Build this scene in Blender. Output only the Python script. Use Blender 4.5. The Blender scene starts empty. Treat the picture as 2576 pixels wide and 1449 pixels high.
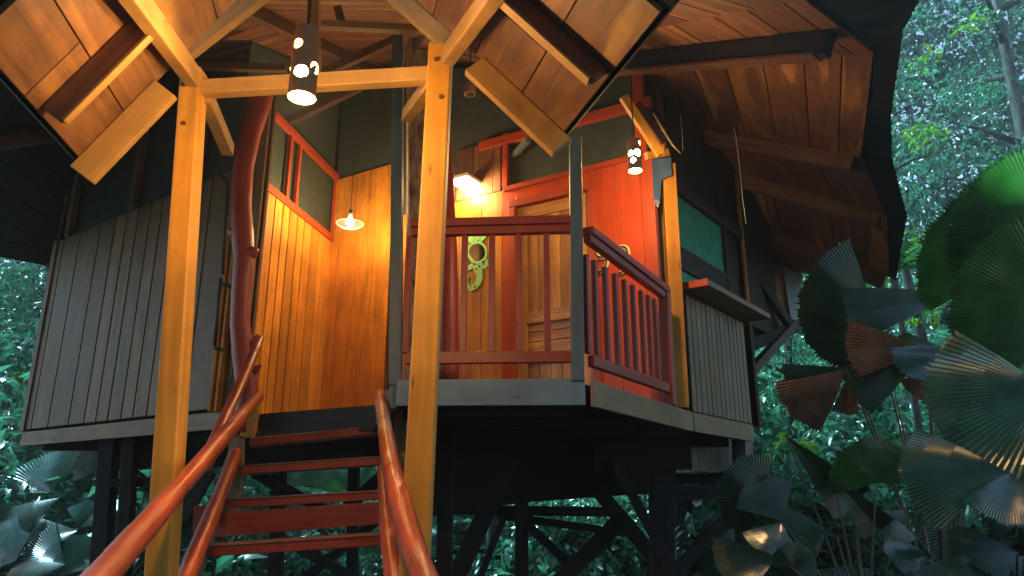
import bpy, bmesh, math, random
import numpy as np
from mathutils import Vector, Matrix

R = math.radians
rng = random.Random(7)
nr = np.random.default_rng(11)
scene = bpy.context.scene
COL = scene.collection

# ------------------------------------------------------------------ camera, world, sun, exposure
EYE = 1.6
PITCH = R(16.0)
FPX = 1840.0                      # focal length in pixels of a 2576 px wide picture
cam_d = bpy.data.cameras.new('camera')
cam_d.sensor_width = 36.0
cam_d.lens = FPX / 2576.0 * 36.0
cam_d.clip_start = 0.05
cam_d.clip_end = 500.0
cam = bpy.data.objects.new('camera', cam_d)
cam.location = (0, 0, EYE)
cam.rotation_euler = (R(90) + PITCH, 0, 0)
COL.objects.link(cam)
scene.camera = cam

SUN_EL, SUN_AZ = 52.0, -60.0       # degrees above the horizon, degrees right of straight ahead
world = bpy.data.worlds.new("World")
scene.world = world
world.use_nodes = True
wn = world.node_tree
sky = wn.nodes.new('ShaderNodeTexSky')
sky.sky_type = 'NISHITA'
sky.sun_disc = False
sky.sun_elevation = R(SUN_EL)
sky.sun_rotation = R(SUN_AZ)
sky.air_density = 1.3
sky.dust_density = 0.6
sky.ozone_density = 2.0
wn.links.new(sky.outputs[0], wn.nodes['Background'].inputs[0])
wn.nodes['Background'].inputs[1].default_value = 0.095

sun_d = bpy.data.lights.new('sun', 'SUN')
sun_d.energy = 5.0
sun_d.angle = R(16)
sun_d.color = (0.44, 0.84, 1.0)   # daylight under the canopy with the picture balanced for warm lamps
sun = bpy.data.objects.new('sun', sun_d)
dirv = Vector((math.sin(R(SUN_AZ)) * math.cos(R(SUN_EL)), math.cos(R(SUN_AZ)) * math.cos(R(SUN_EL)), math.sin(R(SUN_EL))))
sun.rotation_euler = (-dirv).to_track_quat('-Z', 'Y').to_euler()
COL.objects.link(sun)

vs = scene.view_settings
vs.view_transform = 'Standard'
vs.look = 'None'
vs.exposure = 1.6
vs.gamma = 1.0
scene.cycles.use_denoising = True
scene.cycles.max_bounces = 8
scene.cycles.diffuse_bounces = 4
scene.cycles.transparent_max_bounces = 12
scene.cycles.sample_clamp_indirect = 4.0

# ------------------------------------------------------------------ measuring helpers (pixels of a 2576 px wide picture)
CP, SP = math.cos(PITCH), math.sin(PITCH)
CAM = Vector((0, 0, EYE))


def ray(x, y):
    a = (x - 1288.0) / FPX
    b = (724.5 - y) / FPX
    return Vector((a, CP - b * SP, SP + b * CP))


def aty(x, y, Y):
    r = ray(x, y)
    return CAM + r * (Y / r.y)


def atz(x, y, dz):
    r = ray(x, y)
    return CAM + r * (dz / r.z)


def onp(x, y, p0, n):
    r = ray(x, y)
    return CAM + r * ((p0 - CAM).dot(n) / r.dot(n))


def V(*a):
    return Vector(a)


# ------------------------------------------------------------------ mesh building
class MB:
    """Collects pieces and links them as ONE mesh object."""

    def __init__(self):
        self.v = []
        self.f = []
        self.uv = []
        self.t = []

    def face(self, pts, uvs, tint):
        i = len(self.v)
        self.v.extend([Vector(p) for p in pts])
        self.f.append(list(range(i, i + len(pts))))
        self.uv.append(uvs)
        self.t.append(tint)

    def shell(self, verts, faces, uvfun, tint):
        i = len(self.v)
        self.v.extend([Vector(p) for p in verts])
        for f in faces:
            self.f.append([i + k for k in f])
            self.uv.append([uvfun(verts[k], k) for k in f])
            self.t.append(tint)

    def prism(self, pts, thick, along=None, tint=None):
        """polygon pts pushed by the vector thick"""
        pts = [Vector(p) for p in pts]
        thick = Vector(thick)
        n = len(pts)
        if tint is None:
            tint = rng.random()
        if along is None:
            e = [(pts[(k + 1) % n] - pts[k]) for k in range(n)]
            along = max(e, key=lambda q: q.length)
        along = Vector(along).normalized()
        nv = thick.normalized()
        across = nv.cross(along).normalized()
        ou, ov = rng.uniform(0, 60), rng.uniform(0, 60)
        o = pts[0]
        vs_ = pts + [p + thick for p in pts]
        # order so that the first polygon faces away from thick
        nn = Vector((0, 0, 0))
        for k in range(1, n - 1):
            nn += (pts[k] - pts[0]).cross(pts[k + 1] - pts[0])
        flip = nn.dot(thick) > 0
        a = list(range(n))
        b = list(range(n, 2 * n))
        faces = [a[::-1] if flip else a, b if flip else b[::-1]]
        for k in range(n):
            k2 = (k + 1) % n
            q = [k, k2, n + k2, n + k]
            faces.append(q if flip else q[::-1])
        self.shell(vs_, faces, lambda p, k: (ou + (p - o).dot(along), ov + (p - o).dot(across) + (p - o).dot(nv)), tint)

    def beam(self, p0, p1, w, h, up=(0, 0, 1), tint=None, taper=1.0):
        """bar from p0 to p1; w sideways, h along up; centred on the line"""
        p0, p1, up = Vector(p0), Vector(p1), Vector(up)
        d = (p1 - p0).normalized()
        s = d.cross(up)
        if s.length < 1e-4:
            s = d.cross(Vector((1, 0, 0)))
        s.normalize()
        u = s.cross(d).normalized()
        q = [p0 - s * w / 2 - u * h / 2, p0 + s * w / 2 - u * h / 2, p0 + s * w / 2 + u * h / 2, p0 - s * w / 2 + u * h / 2]
        w2, h2 = w * taper, h * taper
        q2 = [p1 - s * w2 / 2 - u * h2 / 2, p1 + s * w2 / 2 - u * h2 / 2, p1 + s * w2 / 2 + u * h2 / 2, p1 - s * w2 / 2 + u * h2 / 2]
        if tint is None:
            tint = rng.random()
        ou, ov = rng.uniform(0, 60), rng.uniform(0, 60)
        vs_ = q + q2
        faces = [[3, 2, 1, 0], [4, 5, 6, 7], [0, 1, 5, 4], [1, 2, 6, 5], [2, 3, 7, 6], [3, 0, 4, 7]]
        self.shell(vs_, faces, lambda p, k: (ou + (p - p0).dot(d), ov + (p - p0).dot(s) + (p - p0).dot(u)), tint)

    def box(self, lo, hi, tint=None):
        lo, hi = Vector(lo), Vector(hi)
        c = (lo + hi) / 2
        if hi.x - lo.x >= hi.y - lo.y:
            self.beam((lo.x, c.y, c.z), (hi.x, c.y, c.z), hi.y - lo.y, hi.z - lo.z, tint=tint)
        else:
            self.beam((c.x, lo.y, c.z), (c.x, hi.y, c.z), hi.x - lo.x, hi.z - lo.z, tint=tint)

    def tube(self, pts, radii, n=10, cap=True, wob=0.0, tint=None):
        pts = [Vector(p) for p in pts]
        if isinstance(radii, (int, float)):
            radii = [radii] * len(pts)
        if tint is None:
            tint = rng.random()
        ou, ov = rng.uniform(0, 60), rng.uniform(0, 60)
        vs_, uv = [], []
        L = 0.0
        ref = None
        for i, p in enumerate(pts):
            d = (pts[min(i + 1, len(pts) - 1)] - pts[max(i - 1, 0)]).normalized()
            if ref is None:
                ref = Vector((0, 0, 1)) if abs(d.z) < 0.8 else Vector((1, 0, 0))
            s = d.cross(ref).normalized()
            u = s.cross(d).normalized()
            ref = u
            if i:
                L += (p - pts[i - 1]).length
            for k in range(n):
                a = 2 * math.pi * k / n
                r = radii[i] * (1 + wob * rng.uniform(-1, 1))
                vs_.append(p + s * math.cos(a) * r + u * math.sin(a) * r)
                uv.append((ou + L, ov + a * radii[i]))
        faces = []
        for i in range(len(pts) - 1):
            for k in range(n):
                k2 = (k + 1) % n
                faces.append([i * n + k, i * n + k2, (i + 1) * n + k2, (i + 1) * n + k])
        if cap:
            faces.append(list(range(n))[::-1])
            faces.append([(len(pts) - 1) * n + k for k in range(n)])
        self.shell(vs_, faces, lambda p, k: uv[k], tint)

    def lathe(self, prof, c, n=24, tint=0.5):
        """prof: list of (radius, z) about the vertical through c"""
        c = Vector(c)
        vs_ = []
        for r, z in prof:
            for k in range(n):
                a = 2 * math.pi * k / n
                vs_.append(c + Vector((r * math.cos(a), r * math.sin(a), z)))
        faces = []
        for i in range(len(prof) - 1):
            for k in range(n):
                k2 = (k + 1) % n
                faces.append([i * n + k, i * n + k2, (i + 1) * n + k2, (i + 1) * n + k])
        self.shell(vs_, faces, lambda p, k: (p.x, p.z), tint)

    def build(self, name, mat, parent=None, loc=None, bevel=0.0, smooth=False, solid=0.0):
        off = WLOC.get(parent.name, Vector((0, 0, 0))) if parent else (Vector(loc) if loc is not None else Vector((0, 0, 0)))
        me = bpy.data.meshes.new(name)
        me.from_pydata([tuple(p - off) for p in self.v], [], self.f)
        uvl = me.uv_layers.new(name='UVMap')
        flat = [c for u in self.uv for p in u for c in p]
        uvl.data.foreach_set('uv', flat)
        ca = me.color_attributes.new('tint', 'FLOAT_COLOR', 'CORNER')
        tl = []
        for f, t in zip(self.f, self.t):
            tl.extend([t, t, t, 1.0] * len(f))
        ca.data.foreach_set('color', tl)
        if smooth:
            me.polygons.foreach_set('use_smooth', [True] * len(me.polygons))
        me.materials.append(mat)
        if name != 'leaf':
            bm_ = bmesh.new()
            bm_.from_mesh(me)
            bmesh.ops.recalc_face_normals(bm_, faces=bm_.faces)
            bm_.to_mesh(me)
            bm_.free()
        me.update()
        o = bpy.data.objects.new(name, me)
        COL.objects.link(o)
        if parent:
            o.parent = parent
        else:
            o.location = off
        WLOC[o.name] = off
        if bevel > 0:
            b = o.modifiers.new('bevel', 'BEVEL')
            b.width = bevel
            b.segments = 2
            b.limit_method = 'ANGLE'
            b.angle_limit = R(40)
            b.harden_normals = False
        if solid:
            s = o.modifiers.new('solid', 'SOLIDIFY')
            s.thickness = solid
            s.offset = 0
        return o


WLOC = {}


def tag(o, label=None, cat=None, group=None, kind=None):
    if label:
        o['label'] = label
    if cat:
        o['category'] = cat
    if group:
        o['group'] = group
    if kind:
        o['kind'] = kind
    return o


def thing(name, loc, label, cat, group=None):
    o = bpy.data.objects.new(name, None)
    o.empty_display_size = 0.2
    COL.objects.link(o)
    o.location = loc
    WLOC[o.name] = Vector(loc)
    return tag(o, label, cat, group)


def copy_tree(o, loc=None, rotz=None, scale=None, parent=None):
    c = o.copy()
    COL.objects.link(c)
    if parent:
        c.parent = parent
    if loc is not None:
        c.location = loc
    if rotz is not None:
        c.rotation_euler = (0, 0, rotz)
    if scale is not None:
        c.scale = (scale, scale, scale)
    for ch in list(o.children):
        copy_tree(ch, parent=c)
    return c


# ------------------------------------------------------------------ materials
def newmat(name):
    m = bpy.data.materials.new(name)
    m.use_nodes = True
    nt = m.node_tree
    b = nt.nodes['Principled BSDF']
    return m, nt, b


def node(nt, t, **kw):
    n = nt.nodes.new(t)
    for k, v in kw.items():
        setattr(n, k, v)
    return n


def ramp(nt, stops):
    r = nt.nodes.new('ShaderNodeValToRGB')
    e = r.color_ramp.elements
    while len(e) < len(stops):
        e.new(0.5)
    for el, (p, c) in zip(e, stops):
        el.position = p
        el.color = (c[0], c[1], c[2], 1)
    return r


def mul(c, k):
    return tuple(x * k for x in c)


def wood(name, dark, light, streak=None, rough=0.55, grain=1.0, bump=0.25, tintamt=0.5, paint=0.0, patch=0.35, spec=0.4):
    """wood or painted wood; U of the map runs along the board"""
    m, nt, b = newmat(name)
    L = nt.links.new
    uv = node(nt, 'ShaderNodeUVMap')
    mp = node(nt, 'ShaderNodeMapping')
    mp.inputs['Scale'].default_value = (1.1, 17.0 * grain, 1)
    L(uv.outputs[0], mp.inputs[0])
    n1 = node(nt, 'ShaderNodeTexNoise')
    n1.inputs['Scale'].default_value = 1.0
    n1.inputs['Detail'].default_value = 7.0
    n1.inputs['Roughness'].default_value = 0.62
    n1.inputs['Distortion'].default_value = 0.9
    L(mp.outputs[0], n1.inputs['Vector'])
    rp = ramp(nt, [(0.30, dark), (0.72, light)])
    L(n1.outputs[0], rp.inputs[0])
    colr = rp.outputs[0]
    if streak:
        mp2 = node(nt, 'ShaderNodeMapping')
        mp2.inputs['Scale'].default_value = (0.35, 3.2, 1)
        L(uv.outputs[0], mp2.inputs[0])
        n2 = node(nt, 'ShaderNodeTexNoise')
        n2.inputs['Scale'].default_value = 1.0
        n2.inputs['Detail'].default_value = 3.0
        n2.inputs['Distortion'].default_value = 1.2
        L(mp2.outputs[0], n2.inputs['Vector'])
        r2 = ramp(nt, [(0.57, (0, 0, 0)), (0.64, (1, 1, 1))])
        L(n2.outputs[0], r2.inputs[0])
        mx = node(nt, 'ShaderNodeMixRGB', blend_type='MIX')
        L(r2.outputs[0], mx.inputs[0])
        L(colr, mx.inputs[1])
        mx.inputs[2].default_value = (*streak, 1)
        colr = mx.outputs[0]
    # patches of wear and dirt
    tc = node(nt, 'ShaderNodeTexCoord')
    n3 = node(nt, 'ShaderNodeTexNoise')
    n3.inputs['Scale'].default_value = 2.3
    n3.inputs['Detail'].default_value = 5.0
    n3.inputs['Roughness'].default_value = 0.65
    L(tc.outputs['Object'], n3.inputs['Vector'])
    r3 = ramp(nt, [(0.33, (1 - patch,) * 3), (0.62, (1.0, 1.0, 1.0))])
    L(n3.outputs[0], r3.inputs[0])
    m3 = node(nt, 'ShaderNodeMixRGB', blend_type='MULTIPLY')
    m3.inputs[0].default_value = 1
    L(colr, m3.inputs[1])
    L(r3.outputs[0], m3.inputs[2])
    # every board its own tone
    at = node(nt, 'ShaderNodeAttribute', attribute_name='tint')
    mr = node(nt, 'ShaderNodeMapRange')
    mr.inputs[3].default_value = 1 - tintamt / 2
    mr.inputs[4].default_value = 1 + tintamt / 2
    L(at.outputs['Fac'], mr.inputs[0])
    m4 = node(nt, 'ShaderNodeMixRGB', blend_type='MULTIPLY')
    m4.inputs[0].default_value = 1
    L(m3.outputs[0], m4.inputs[1])
    L(mr.outputs[0], m4.inputs[2])
    nk = node(nt, 'ShaderNodeTexNoise')
    nk.inputs['Scale'].default_value = 1.0
    nk.inputs['Detail'].default_value = 2.0
    mk = node(nt, 'ShaderNodeMapping')
    mk.inputs['Scale'].default_value = (5.0, 26.0, 1)
    L(uv.outputs[0], mk.inputs[0])
    L(mk.outputs[0], nk.inputs['Vector'])
    rk = ramp(nt, [(0.685, (1, 1, 1)), (0.75, (0.42, 0.36, 0.32))])
    L(nk.outputs[0], rk.inputs[0])
    m5 = node(nt, 'ShaderNodeMixRGB', blend_type='MULTIPLY')
    m5.inputs[0].default_value = 1
    L(m4.outputs[0], m5.inputs[1])
    L(rk.outputs[0], m5.inputs[2])
    L(m5.outputs[0], b.inputs['Base Color'])
    rr = node(nt, 'ShaderNodeMapRange')
    rr.inputs[3].default_value = max(0.05, rough - 0.12)
    rr.inputs[4].default_value = min(1, rough + 0.15)
    L(n3.outputs[0], rr.inputs[0])
    L(rr.outputs[0], b.inputs['Roughness'])
    b.inputs['Specular IOR Level'].default_value = spec
    bp = node(nt, 'ShaderNodeBump')
    bp.inputs['Strength'].default_value = bump
    bp.inputs['Distance'].default_value = 0.006
    L(n1.outputs[0], bp.inputs['Height'])
    L(bp.outputs[0], b.inputs['Normal'])
    return m


def paint(name, c, rough=0.45, bump=0.15, patch=0.25, tintamt=0.15, var=0.18, spec=0.45, grain=0.8):
    return wood(name, mul(c, 1 - var), mul(c, 1 + var), None, rough, grain, bump, tintamt, 1.0, patch, spec)


def plain(name, c, rough=0.5, metallic=0.0, spec=0.5):
    m, nt, b = newmat(name)
    L = nt.links.new
    tc = node(nt, 'ShaderNodeTexCoord')
    n = node(nt, 'ShaderNodeTexNoise')
    n.inputs['Scale'].default_value = 9.0
    n.inputs['Detail'].default_value = 4.0
    L(tc.outputs['Object'], n.inputs['Vector'])
    r = ramp(nt, [(0.3, mul(c, 0.8)), (0.7, mul(c, 1.15))])
    L(n.outputs[0], r.inputs[0])
    L(r.outputs[0], b.inputs['Base Color'])
    b.inputs['Roughness'].default_value = rough
    b.inputs['Metallic'].default_value = metallic
    b.inputs['Specular IOR Level'].default_value = spec
    return m


def glow(name, c, s):
    m, nt, b = newmat(name)
    b.inputs['Base Color'].default_value = (0.9, 0.85, 0.75, 1)
    b.inputs['Emission Color'].default_value = (*c, 1)
    b.inputs['Emission Strength'].default_value = s
    return m


def leafmat(name, c0, c1, trans, rough=0.35, spec=0.5, tfac=0.35, veins=False):
    m, nt, b = newmat(name)
    L = nt.links.new
    at = node(nt, 'ShaderNodeAttribute', attribute_name='tint')
    r = ramp(nt, [(0.0, c0), (1.0, c1)])
    L(at.outputs['Fac'], r.inputs[0])
    tc = node(nt, 'ShaderNodeTexCoord')
    n = node(nt, 'ShaderNodeTexNoise')
    n.inputs['Scale'].default_value = 6.0 if veins else 2.0
    n.inputs['Detail'].default_value = 4.0
    L(tc.outputs['Object'], n.inputs['Vector'])
    rn = ramp(nt, [(0.3, (0.65, 0.65, 0.65)), (0.7, (1.2, 1.2, 1.2))])
    L(n.outputs[0], rn.inputs[0])
    mx = node(nt, 'ShaderNodeMixRGB', blend_type='MULTIPLY')
    mx.inputs[0].default_value = 1
    L(r.outputs[0], mx.inputs[1])
    L(rn.outputs[0], mx.inputs[2])
    L(mx.outputs[0], b.inputs['Base Color'])
    b.inputs['Roughness'].default_value = rough
    b.inputs['Specular IOR Level'].default_value = spec
    tr = node(nt, 'ShaderNodeBsdfTranslucent')
    tm = node(nt, 'ShaderNodeMixRGB', blend_type='MULTIPLY')
    tm.inputs[0].default_value = 1
    tm.inputs[1].default_value = (*trans, 1)
    L(rn.outputs[0], tm.inputs[2])
    L(tm.outputs[0], tr.inputs[0])
    ms = node(nt, 'ShaderNodeMixShader')
    ms.inputs[0].default_value = tfac
    L(b.outputs[0], ms.inputs[1])
    L(tr.outputs[0], ms.inputs[2])
    L(ms.outputs[0], nt.nodes['Material Output'].inputs[0])
    return m


def bark(name, c0, c1, scale=14.0):
    m, nt, b = newmat(name)
    L = nt.links.new
    tc = node(nt, 'ShaderNodeTexCoord')
    mp = node(nt, 'ShaderNodeMapping')
    mp.inputs['Scale'].default_value = (1, 1, 0.3)
    L(tc.outputs['Object'], mp.inputs[0])
    n = node(nt, 'ShaderNodeTexNoise')
    n.inputs['Scale'].default_value = scale
    n.inputs['Detail'].default_value = 8.0
    n.inputs['Roughness'].default_value = 0.7
    L(mp.outputs[0], n.inputs['Vector'])
    r = ramp(nt, [(0.35, c0), (0.68, c1)])
    L(n.outputs[0], r.inputs[0])
    L(r.outputs[0], b.inputs['Base Color'])
    b.inputs['Roughness'].default_value = 0.85
    bp = node(nt, 'ShaderNodeBump')
    bp.inputs['Strength'].default_value = 0.9
    bp.inputs['Distance'].default_value = 0.02
    L(n.outputs[0], bp.inputs['Height'])
    L(bp.outputs[0], b.inputs['Normal'])
    return m


M = {}
M['ochre'] = paint('ochre_paint', (0.58, 0.25, 0.026), rough=0.45, bump=0.25, patch=0.3, var=0.22)
M['ochre_wall'] = paint('ochre_wall_stain', (0.58, 0.235, 0.026), rough=0.42, bump=0.25, patch=0.35, var=0.34, tintamt=0.42)
M['ochre_beam'] = paint('ochre_beam_paint', (0.43, 0.225, 0.058), rough=0.55, bump=0.35, patch=0.45, var=0.2)
M['maroon'] = paint('maroon_paint', (0.31, 0.038, 0.020), rough=0.4, bump=0.12, patch=0.25)
M['redwall'] = paint('orange_red_paint', (0.47, 0.058, 0.010), rough=0.4, bump=0.1, patch=0.15)
M['redtrim'] = paint('red_trim_paint', (0.42, 0.06, 0.018), rough=0.45, bump=0.1)
M['handrail'] = wood('handrail_paint', (0.30, 0.032, 0.010), (0.50, 0.080, 0.022), (0.58, 0.27, 0.14), rough=0.3, bump=0.8, patch=0.45, spec=0.7)
M['tread'] = paint('tread_paint', (0.38, 0.06, 0.028), rough=0.45, bump=0.25, patch=0.35, var=0.25)
M['strutgrey'] = wood('old_strut_wood', (0.05, 0.043, 0.034), (0.11, 0.095, 0.075), None, rough=0.7, bump=0.4)
M['worn'] = wood('worn_tread_edge', (0.22, 0.07, 0.04), (0.5, 0.30, 0.18), None, rough=0.55, bump=0.4, patch=0.5)
M['grey'] = wood('weathered_grey_paint', (0.150, 0.094, 0.053), (0.275, 0.18, 0.105), None, rough=0.62, bump=0.4, patch=0.5, tintamt=0.4)
M['slate'] = paint('slate_paint', (0.085, 0.115, 0.12), rough=0.5, bump=0.1)
M['blueboard'] = paint('blue_grey_paint', (0.14, 0.205, 0.245), rough=0.5, bump=0.08, patch=0.35)
M['olive'] = paint('olive_grey_paint', (0.23, 0.165, 0.085), rough=0.6, bump=0.2, patch=0.4)
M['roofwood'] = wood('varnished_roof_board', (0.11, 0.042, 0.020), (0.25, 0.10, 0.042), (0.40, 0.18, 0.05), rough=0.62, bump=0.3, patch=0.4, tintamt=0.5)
M['roofdark'] = wood('rafter_wood', (0.10, 0.045, 0.025), (0.22, 0.10, 0.05), None, rough=0.55, bump=0.3, patch=0.4)
M['roofblack'] = wood('dark_roof_board', (0.010, 0.008, 0.006), (0.030, 0.022, 0.016), None, rough=0.7, bump=0.4)  # near-black boards for the left and rear facets
M['rafterbrown'] = wood('rafter_brown', (0.13, 0.055, 0.025), (0.26, 0.115, 0.05), None, rough=0.5, bump=0.3)
M['canopywood'] = wood('canopy_board', (0.11, 0.042, 0.014), (0.30, 0.125, 0.036), (0.42, 0.20, 0.04), rough=0.5, bump=0.45, patch=0.55, tintamt=0.5)
M['doorwood'] = wood('door_wood', (0.28, 0.12, 0.035), (0.60, 0.32, 0.10), (0.68, 0.38, 0.13), rough=0.32, bump=0.2, patch=0.25, tintamt=0.6)
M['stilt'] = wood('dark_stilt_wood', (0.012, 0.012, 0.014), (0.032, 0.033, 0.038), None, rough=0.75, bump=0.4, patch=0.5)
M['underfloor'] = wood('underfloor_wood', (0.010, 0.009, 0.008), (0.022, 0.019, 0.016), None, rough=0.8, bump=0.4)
M['screen'] = plain('insect_screen', (0.042, 0.060, 0.052), rough=0.6, spec=0.3)
M['greenscreen'] = plain('green_screen_cloth', (0.03, 0.26, 0.18), rough=0.7, spec=0.2)
M['roofing'] = plain('dark_roofing_sheet', (0.0035, 0.007, 0.009), rough=0.8, spec=0.15)
M['pale'] = wood('weathered_pale_board', (0.34, 0.34, 0.30), (0.66, 0.66, 0.60), None, rough=0.7, bump=0.4, patch=0.5)
M['bark'] = bark('rough_bark', (0.08, 0.055, 0.035), (0.58, 0.44, 0.32))
M['darkbark'] = bark('wet_bark', (0.012, 0.012, 0.010), (0.10, 0.10, 0.09), 8.0)
M['bamboo'] = plain('lamp_shade_wood', (0.34, 0.19, 0.09), rough=0.6)
M['bulb'] = glow('bulb_glow', (1.0, 0.66, 0.30), 560.0)
M['panelglow'] = glow('panel_glow', (1.0, 0.74, 0.38), 7.0)
M['deadbulb'] = plain('frosted_bulb', (0.5, 0.5, 0.47), rough=0.4)
M['cable'] = plain('black_cable', (0.015, 0.013, 0.012), rough=0.6)
M['enamel'] = plain('white_enamel', (0.62, 0.58, 0.50), rough=0.25)
def frosted():
    m, nt, b = newmat('frosted_glass')
    b.inputs['Base Color'].default_value = (0.75, 0.72, 0.66, 1)
    b.inputs['Roughness'].default_value = 0.2
    t = node(nt, 'ShaderNodeBsdfTransparent')
    x = node(nt, 'ShaderNodeMixShader')
    x.inputs[0].default_value = 0.55
    nt.links.new(b.outputs[0], x.inputs[1])
    nt.links.new(t.outputs[0], x.inputs[2])
    nt.links.new(x.outputs[0], nt.nodes['Material Output'].inputs[0])
    return m


M['glass'] = frosted()
M['cord'] = plain('nylon_cord', (0.22, 0.22, 0.24), rough=0.5)
M['tarp'] = plain('blue_tarp', (0.05, 0.10, 0.20), rough=0.35)
M['gecko'] = None
M['cream'] = plain('cream_paint', (0.75, 0.68, 0.42), rough=0.5)
M['blackpaint'] = plain('black_paint', (0.02, 0.016, 0.012), rough=0.5)
M['mirror'] = plain('mirror_glass', (0.6, 0.6, 0.6), rough=0.05, metallic=1.0)
M['metal'] = plain('door_metal', (0.5, 0.48, 0.44), rough=0.3, metallic=1.0)
M['leaf'] = leafmat('jungle_leaf', (0.005, 0.030, 0.028), (0.065, 0.19, 0.125), (0.09, 0.38, 0.18), rough=0.26, spec=0.9)
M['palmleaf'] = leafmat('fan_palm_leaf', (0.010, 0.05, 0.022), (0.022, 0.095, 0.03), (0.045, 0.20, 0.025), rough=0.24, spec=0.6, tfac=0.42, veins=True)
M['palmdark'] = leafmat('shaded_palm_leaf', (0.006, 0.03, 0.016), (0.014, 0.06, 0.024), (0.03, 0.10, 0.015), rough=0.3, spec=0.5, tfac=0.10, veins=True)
M['palmshiny'] = leafmat('wet_palm_leaf', (0.010, 0.055, 0.040), (0.022, 0.11, 0.075), (0.03, 0.12, 0.03), rough=0.22, spec=1.0, tfac=0.12, veins=True)
M['deadleaf'] = leafmat('dead_palm_leaf', (0.09, 0.05, 0.035), (0.24, 0.14, 0.10), (0.15, 0.08, 0.04), rough=0.6, spec=0.3, tfac=0.2, veins=True)
M['stalk'] = plain('green_stalk', (0.025, 0.04, 0.02), rough=0.5)


def gecko_material():
    m, nt, b = newmat('spotted_green_paint')
    L = nt.links.new
    tc = node(nt, 'ShaderNodeTexCoord')
    vo = node(nt, 'ShaderNodeTexVoronoi')
    vo.inputs['Scale'].default_value = 17.0
    L(tc.outputs['Object'], vo.inputs['Vector'])
    r = ramp(nt, [(0.20, (0.06, 0.09, 0.07)), (0.28, (0.26, 0.66, 0.20))])
    L(vo.outputs['Distance'], r.inputs[0])
    L(r.outputs[0], b.inputs['Base Color'])
    b.inputs['Roughness'].default_value = 0.4
    return m


M['gecko'] = gecko_material()


def ground_material():
    m, nt, b = newmat('leaf_litter_soil')
    L = nt.links.new
    tc = node(nt, 'ShaderNodeTexCoord')
    n = node(nt, 'ShaderNodeTexNoise')
    n.inputs['Scale'].default_value = 3.0
    n.inputs['Detail'].default_value = 9.0
    L(tc.outputs['Object'], n.inputs['Vector'])
    r = ramp(nt, [(0.3, (0.012, 0.010, 0.007)), (0.6, (0.04, 0.032, 0.02)), (0.75, (0.03, 0.05, 0.02))])
    L(n.outputs[0], r.inputs[0])
    L(r.outputs[0], b.inputs['Base Color'])
    b.inputs['Roughness'].default_value = 0.9
    bp = node(nt, 'ShaderNodeBump')
    bp.inputs['Strength'].default_value = 0.6
    L(n.outputs[0], bp.inputs['Height'])
    L(bp.outputs[0], b.inputs['Normal'])
    return m


M['ground'] = ground_material()

# ------------------------------------------------------------------ the ground
g = MB()
g.face([(-220, -220, 0), (220, -220, 0), (220, 220, 0), (-220, 220, 0)], [(0, 0), (1, 0), (1, 1), (0, 1)], 0.5)
tag(g.build('ground', M['ground']), 'dark forest floor with leaf litter under the treehouse', kind='structure')

# ------------------------------------------------------------------ the treehouse
ZF = EYE + 0.72                    # floor level of the house
UPZ = V(0, 0, 1)
A_ = V(-5.52, 8.42, 0)             # plan corners
B_ = V(-2.56, 6.36, 0)
CORN = V(-2.15, 8.20, 0)           # inner corner of the porch
BW1 = V(1.25, 6.12, 0)             # right end of the back wall
E_ = V(-0.73, 4.65, 0)
F_ = V(0.46, 4.61, 0)
G_ = V(1.53, 6.36, 0)
H_ = V(2.42, 7.52, 0)
ST0 = V(-2.40, 6.62, 0)            # floor edge above the stairs
ST1 = V(-1.06, 5.85, 0)
house = thing('treehouse', (-1.6, 8.5, 0), 'wooden stilt treehouse with ochre, red and grey plank walls under a wide roof', 'treehouse')


def z3(p, z):
    return V(p.x, p.y, z)


def wn_(p, q):
    """horizontal normal of the wall p-q that faces the camera"""
    d = (q - p).normalized()
    n = V(d.y, -d.x, 0)
    if n.dot(V(0, 0, 0) - p) < 0:
        n = -n
    return n


def boards(mb, p, q, z0, z1, wid, gap=0.006, th=0.02, z1b=None, jit=0.0, back=True):
    """vertical boards on the wall p-q from z0 to z1 (z1 -> z1b at the q end)"""
    p, q = z3(p, 0), z3(q, 0)
    n = wn_(p, q)
    Lw = (q - p).length
    d = (q - p).normalized()
    if z1b is None:
        z1b = z1
    u = 0.0
    i = 0
    while u < Lw - 1e-3:
        w = wid[i % len(wid)] if isinstance(wid, (list, tuple)) else wid * (1 + rng.uniform(-jit, jit))
        u1 = min(Lw, u + w)
        if Lw - u1 < 0.03:
            u1 = Lw
        a, b = u + gap / 2, u1 - gap / 2
        ta = z1 + (z1b - z1) * a / Lw
        tb = z1 + (z1b - z1) * b / Lw
        off = rng.uniform(0, 0.003)
        P = [p + d * a + UPZ * z0, p + d * b + UPZ * z0, p + d * b + UPZ * tb, p + d * a + UPZ * ta]
        mb.prism([x + n * off for x in P], n * th, along=UPZ)
        u = u1
        i += 1
    if back:
        P = [p + UPZ * z0, q + UPZ * z0, q + UPZ * z1b, p + UPZ * z1]
        mb.prism([x - n * 0.05 for x in P], n * 0.024, along=UPZ, tint=0.0)


def panel(mb, p, q, z0, z1, z1b=None, th=0.012, off=0.0, tint=None, z0b=None):
    p, q = z3(p, 0), z3(q, 0)
    n = wn_(p, q)
    z1b = z1 if z1b is None else z1b
    z0b = z0 if z0b is None else z0b
    P = [p + UPZ * z0, q + UPZ * z0b, q + UPZ * z1b, p + UPZ * z1]
    mb.prism([x + n * off for x in P], n * th, along=UPZ, tint=tint)


def lerp(a, b, t):
    return a + (b - a) * t


def onwall(x, y, p, q):
    return onp(x, y, z3(p, 0), wn_(p, q))


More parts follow.
